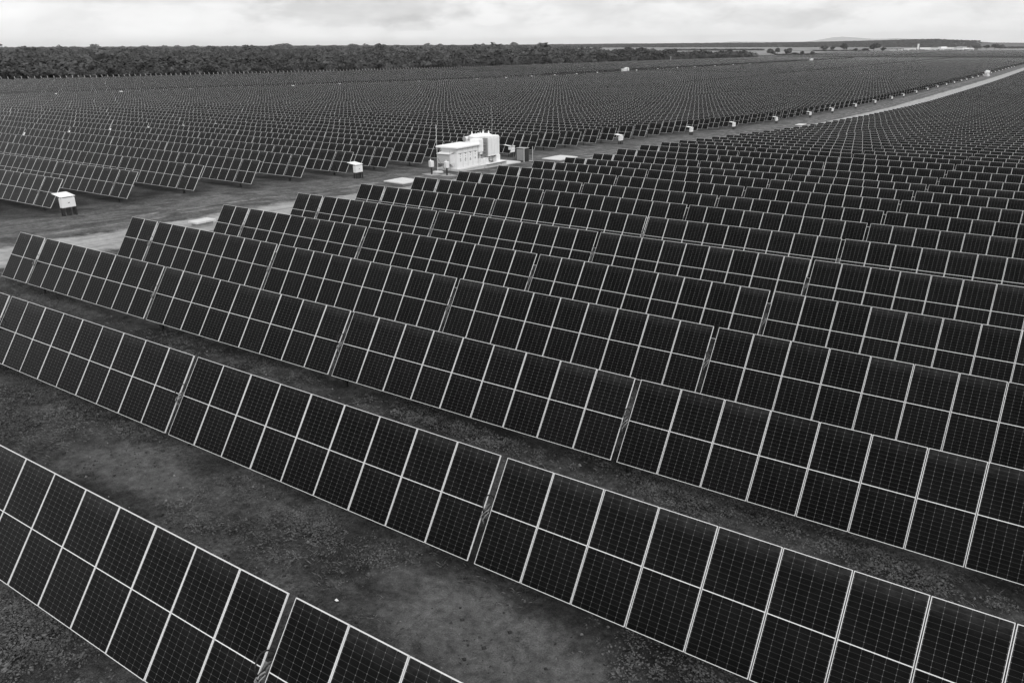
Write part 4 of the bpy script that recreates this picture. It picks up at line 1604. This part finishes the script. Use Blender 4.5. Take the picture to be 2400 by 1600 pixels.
for (u, v, w, d_, h, rh), p_ in zip(hs, pos):
    house(u, v, w, d_, h, rh, 'white village building, '+p_)

# ------------------------------------------------------------------ weeds and dry grass between the near rows
def ground_patchy(x, y):
    return fbm(x*.22+3, y*.22+8, 3)


def near_field(n):
    P = np.column_stack([rng.uniform(-46, 10, n), rng.uniform(-6, 46, n)])
    u, v, z = pix(np.column_stack([P, np.zeros(n)]))
    k = (u > -60) & (u < 2460) & (v > -10) & (v < 1720) & (z > 1)
    P = P[k]
    return P


# leafy weeds
PATCHES = [(640, 872, 1.6, .35, 90), (700, 885, .9, .3, 40), (170, 930, 2.6, .8, 130), (60, 985, 2.0, .7, 120), (280, 1000, 1.6, .5, 60), (330, 1020, .7, .3, 22), (120, 1440, 1.5, 1.0, 120), (60, 1500, 1.2, .9, 90),
           (200, 1500, .9, .5, 30), (700, 1228, .75, .28, 55), (745, 1222, .4, .22, 22), (560, 1140, .6, .25, 22), (440, 1185, .7, .2, 22), (445, 1225, .6, .25, 20), (640, 1290, .6, .3, 14), (540, 1250, .6, .3, 14),
           (920, 1300, .6, .3, 20), (860, 1320, .9, .3, 22), (1010, 985, 1.6, .35, 70), (1080, 1015, 1.1, .3, 50), (1560, 1150, 1.5, .45, 90), (1620, 1180, 1.0, .4, 60), (1800, 1215, .5, .3, 18),
           (2020, 1300, 1.3, .4, 70), (2085, 1335, .9, .35, 50), (1180, 1050, 1.0, .3, 40), (20, 655, 1.4, .4, 60), (95, 640, .8, .3, 20), (1560, 1560, .8, .5, 40), (1420, 1590, .6, .4, 20)]


def on_ground(u, v):
    d = ray(u, v)
    s = 5.0
    while s < 200:
        p = d*s
        if p[2]+CAMZ < float(ground_at(p[0], p[1])):
            break
        s += .05
    return p[0], p[1]


EXTRA = []
for (u_, v_, sx_, sy_, n_) in PATCHES:
    px_, py_ = on_ground(u_, v_)
    a_ = rng.normal(0, 1, (int(n_*.75), 2))*np.array([sx_, sy_])*.7
    EXTRA.append(a_+np.array([px_, py_]))
EXTRA = np.concatenate(EXTRA)
P = near_field(22000)
pt = ground_patchy(P[:, 0], P[:, 1])
ok = (rng.uniform(0, 1, len(P)) < np.clip((pt-.54)*7, .02, 1)) & (P[:, 0] > -41.5)
P = np.concatenate([P[ok][:800], EXTRA])
P = P[~((((P[:, 0]+7.6)/3)**2+((P[:, 1]-9.8)/1.2)**2 < 1) | (((P[:, 0]+19.4)/3)**2+((P[:, 1]-9.8)/1.0)**2 < 1))]
Vs, nl = [], 0
for (x, y) in P:
    n = int(rng.integers(20, 70))
    sp = rng.uniform(.10, .38)
    hh = rng.uniform(.06, .30)
    a = rng.uniform(0, 2*np.pi, n)
    rr = sp*np.sqrt(rng.uniform(0, 1, n))
    px, py = x+rr*np.cos(a), y+rr*np.sin(a)
    pz = ground_at(px, py)+hh*rng.uniform(.15, 1, n)*(1-rr/sp*.5)
    s = rng.uniform(.012, .030, n)*(1.5 if rng.random() < .12 else 1)
    d = np.stack([np.cos(a), np.sin(a), rng.uniform(-.4, .5, n)], 1)
    d /= np.linalg.norm(d, axis=1)[:, None]
    sd = np.cross(d, np.array([0, 0, 1.0])+rng.normal(0, .35, (n, 3)))
    sd /= np.linalg.norm(sd, axis=1)[:, None]
    c0 = np.stack([px, py, pz], 1)
    Q = np.stack([c0, c0+d*s[:, None]+sd*s[:, None]*.75, c0+d*2.1*s[:, None], c0+d*s[:, None]-sd*s[:, None]*.75], 1)
    Vs.append(Q.reshape(-1, 3))
V = np.concatenate(Vs)
tag(obj('weeds', np_mesh('weeds', V, np.arange(len(V)).reshape(-1, 4), [MS['leaf']])), 'low leafy weeds growing between the near panel rows', 'weeds', None, 'stuff')
# dry grass blades
P = near_field(120000)
pt = fbm(P[:, 0]*.30+31, P[:, 1]*.30+2, 3)
ok = (rng.uniform(0, 1, len(P)) < np.clip((pt-.50)*5, .015, 1)) & (P[:, 0] > -41.5)
C_ = P[ok][:14000]
C_ = np.repeat(C_, 7, 0)+rng.normal(0, .07, (len(C_)*7, 2))
n = len(C_)
a = rng.uniform(0, 2*np.pi, n)
L = rng.uniform(.05, .19, n)
lean = rng.uniform(.35, 1.2, n)
z0 = ground_at(C_[:, 0], C_[:, 1])-.01
base = np.column_stack([C_, z0])
dr = np.column_stack([np.cos(a)*lean, np.sin(a)*lean, np.ones(n)*.55])
dr /= np.linalg.norm(dr, axis=1)[:, None]
w = np.column_stack([-np.sin(a), np.cos(a), np.zeros(n)])*.0026
mid = base+dr*L[:, None]*.6
tip = mid+(dr*np.array([1, 1, .2]))*L[:, None]*.5
Q = np.stack([base-w, base+w, tip+w*.3, mid-w], 1)
tag(obj('dry_grass', np_mesh('dry_grass', Q.reshape(-1, 3), np.arange(4*n).reshape(-1, 4), [MS['straw']])), 'dry grass tufts between the near panel rows', 'grass', None, 'stuff')
# stones and clods
P = near_field(5000)
P = P[:1400]
ico = np.array([(0, 0, 1), (.9, 0, .1), (0, .9, .15), (-.9, 0, .05), (0, -.9, .1), (0, 0, -.6)])
icf = np.array([(0, 1, 2), (0, 2, 3), (0, 3, 4), (0, 4, 1), (5, 2, 1), (5, 3, 2), (5, 4, 3), (5, 1, 4)])
n = len(P)
sc = rng.gamma(2, .010, n)+.008
jit = rng.uniform(.6, 1.3, (n, 6, 3))
V = ico[None]*jit*sc[:, None, None]
V[:, :, 0] += P[:, 0][:, None]
V[:, :, 1] += P[:, 1][:, None]
V[:, :, 2] += ground_at(P[:, 0], P[:, 1])[:, None]
F = (icf[None]+np.arange(n)[:, None, None]*6).reshape(-1, 3)
STONES = (V.reshape(-1, 3), F)
# crumbly clods of the same earth
P = near_field(90000)
dn_ = fbm(P[:, 0]*.5+11, P[:, 1]*.5+4, 3)
P = P[(rng.random(len(P)) < np.clip((dn_-.38)*3.5, .05, 1)) & (P[:, 0] > -44)][:26000]
n = len(P)
sc = rng.gamma(2, .008, n)+.006
V = ico[None]*rng.uniform(.5, 1.4, (n, 6, 3))*np.stack([sc*1.3, sc*1.3, sc*.9], -1)[:, None, :]
V[:, :, 0] += P[:, 0][:, None]
V[:, :, 1] += P[:, 1][:, None]
V[:, :, 2] += ground_at(P[:, 0], P[:, 1])[:, None]
Fc = (icf[None]+np.arange(n)[:, None, None]*6).reshape(-1, 3)
tag(obj('clods', np_mesh('clods', V.reshape(-1, 3), Fc, [MS['clod']])), 'crumbly dark clods of earth between the near rows', 'clods of earth', None, 'stuff')
V, F = STONES
tag(obj('stones', np_mesh('stones', V.reshape(-1, 3), F, [MS['stone']])), 'small stones and clods scattered on the earth', 'stones', None, 'stuff')
# small litter scrap
d = ray(789, 1407)
s_ = (float(ground_at(-20, 10))-CAMZ)/d[2]
lx, ly = d[0]*s_, d[1]*s_
r = MB()
r.face([(-.04, -.02, .015), (.03, -.03, .025), (.05, .02, .015), (-.03, .03, .03)])
r.face([(-.04, -.02, .015), (-.03, .03, .03), (-.06, .03, .01)])
tag(obj('paper_scrap', r.mesh('paper_scrap', [MS['white']]), None, (lx, ly, float(ground_at(lx, ly)))), 'small white scrap of litter on the bare earth near the bottom left', 'litter')

# ------------------------------------------------------------------ haze
HAZE = 1
if HAZE:
    m = bpy.data.materials.new('haze')
    m.use_nodes = True
    t = m.node_tree
    for n in list(t.nodes): t.nodes.remove(n)
    g = NT(t)
    pv = g.n('ShaderNodeVolumePrincipled')
    pv.inputs['Color'].default_value = (1, 1, 1, 1)
    pv.inputs['Density'].default_value = 3.2e-5
    pv.inputs['Anisotropy'].default_value = .2
    out = t.nodes.new('ShaderNodeOutputMaterial')
    t.links.new(pv.outputs[0], out.inputs['Volume'])
    b = MB()
    b.box(-30500, 30500, -30500, 30500, -95, 262)
    tag(obj('haze', b.mesh('haze', [m])), kind='stuff')
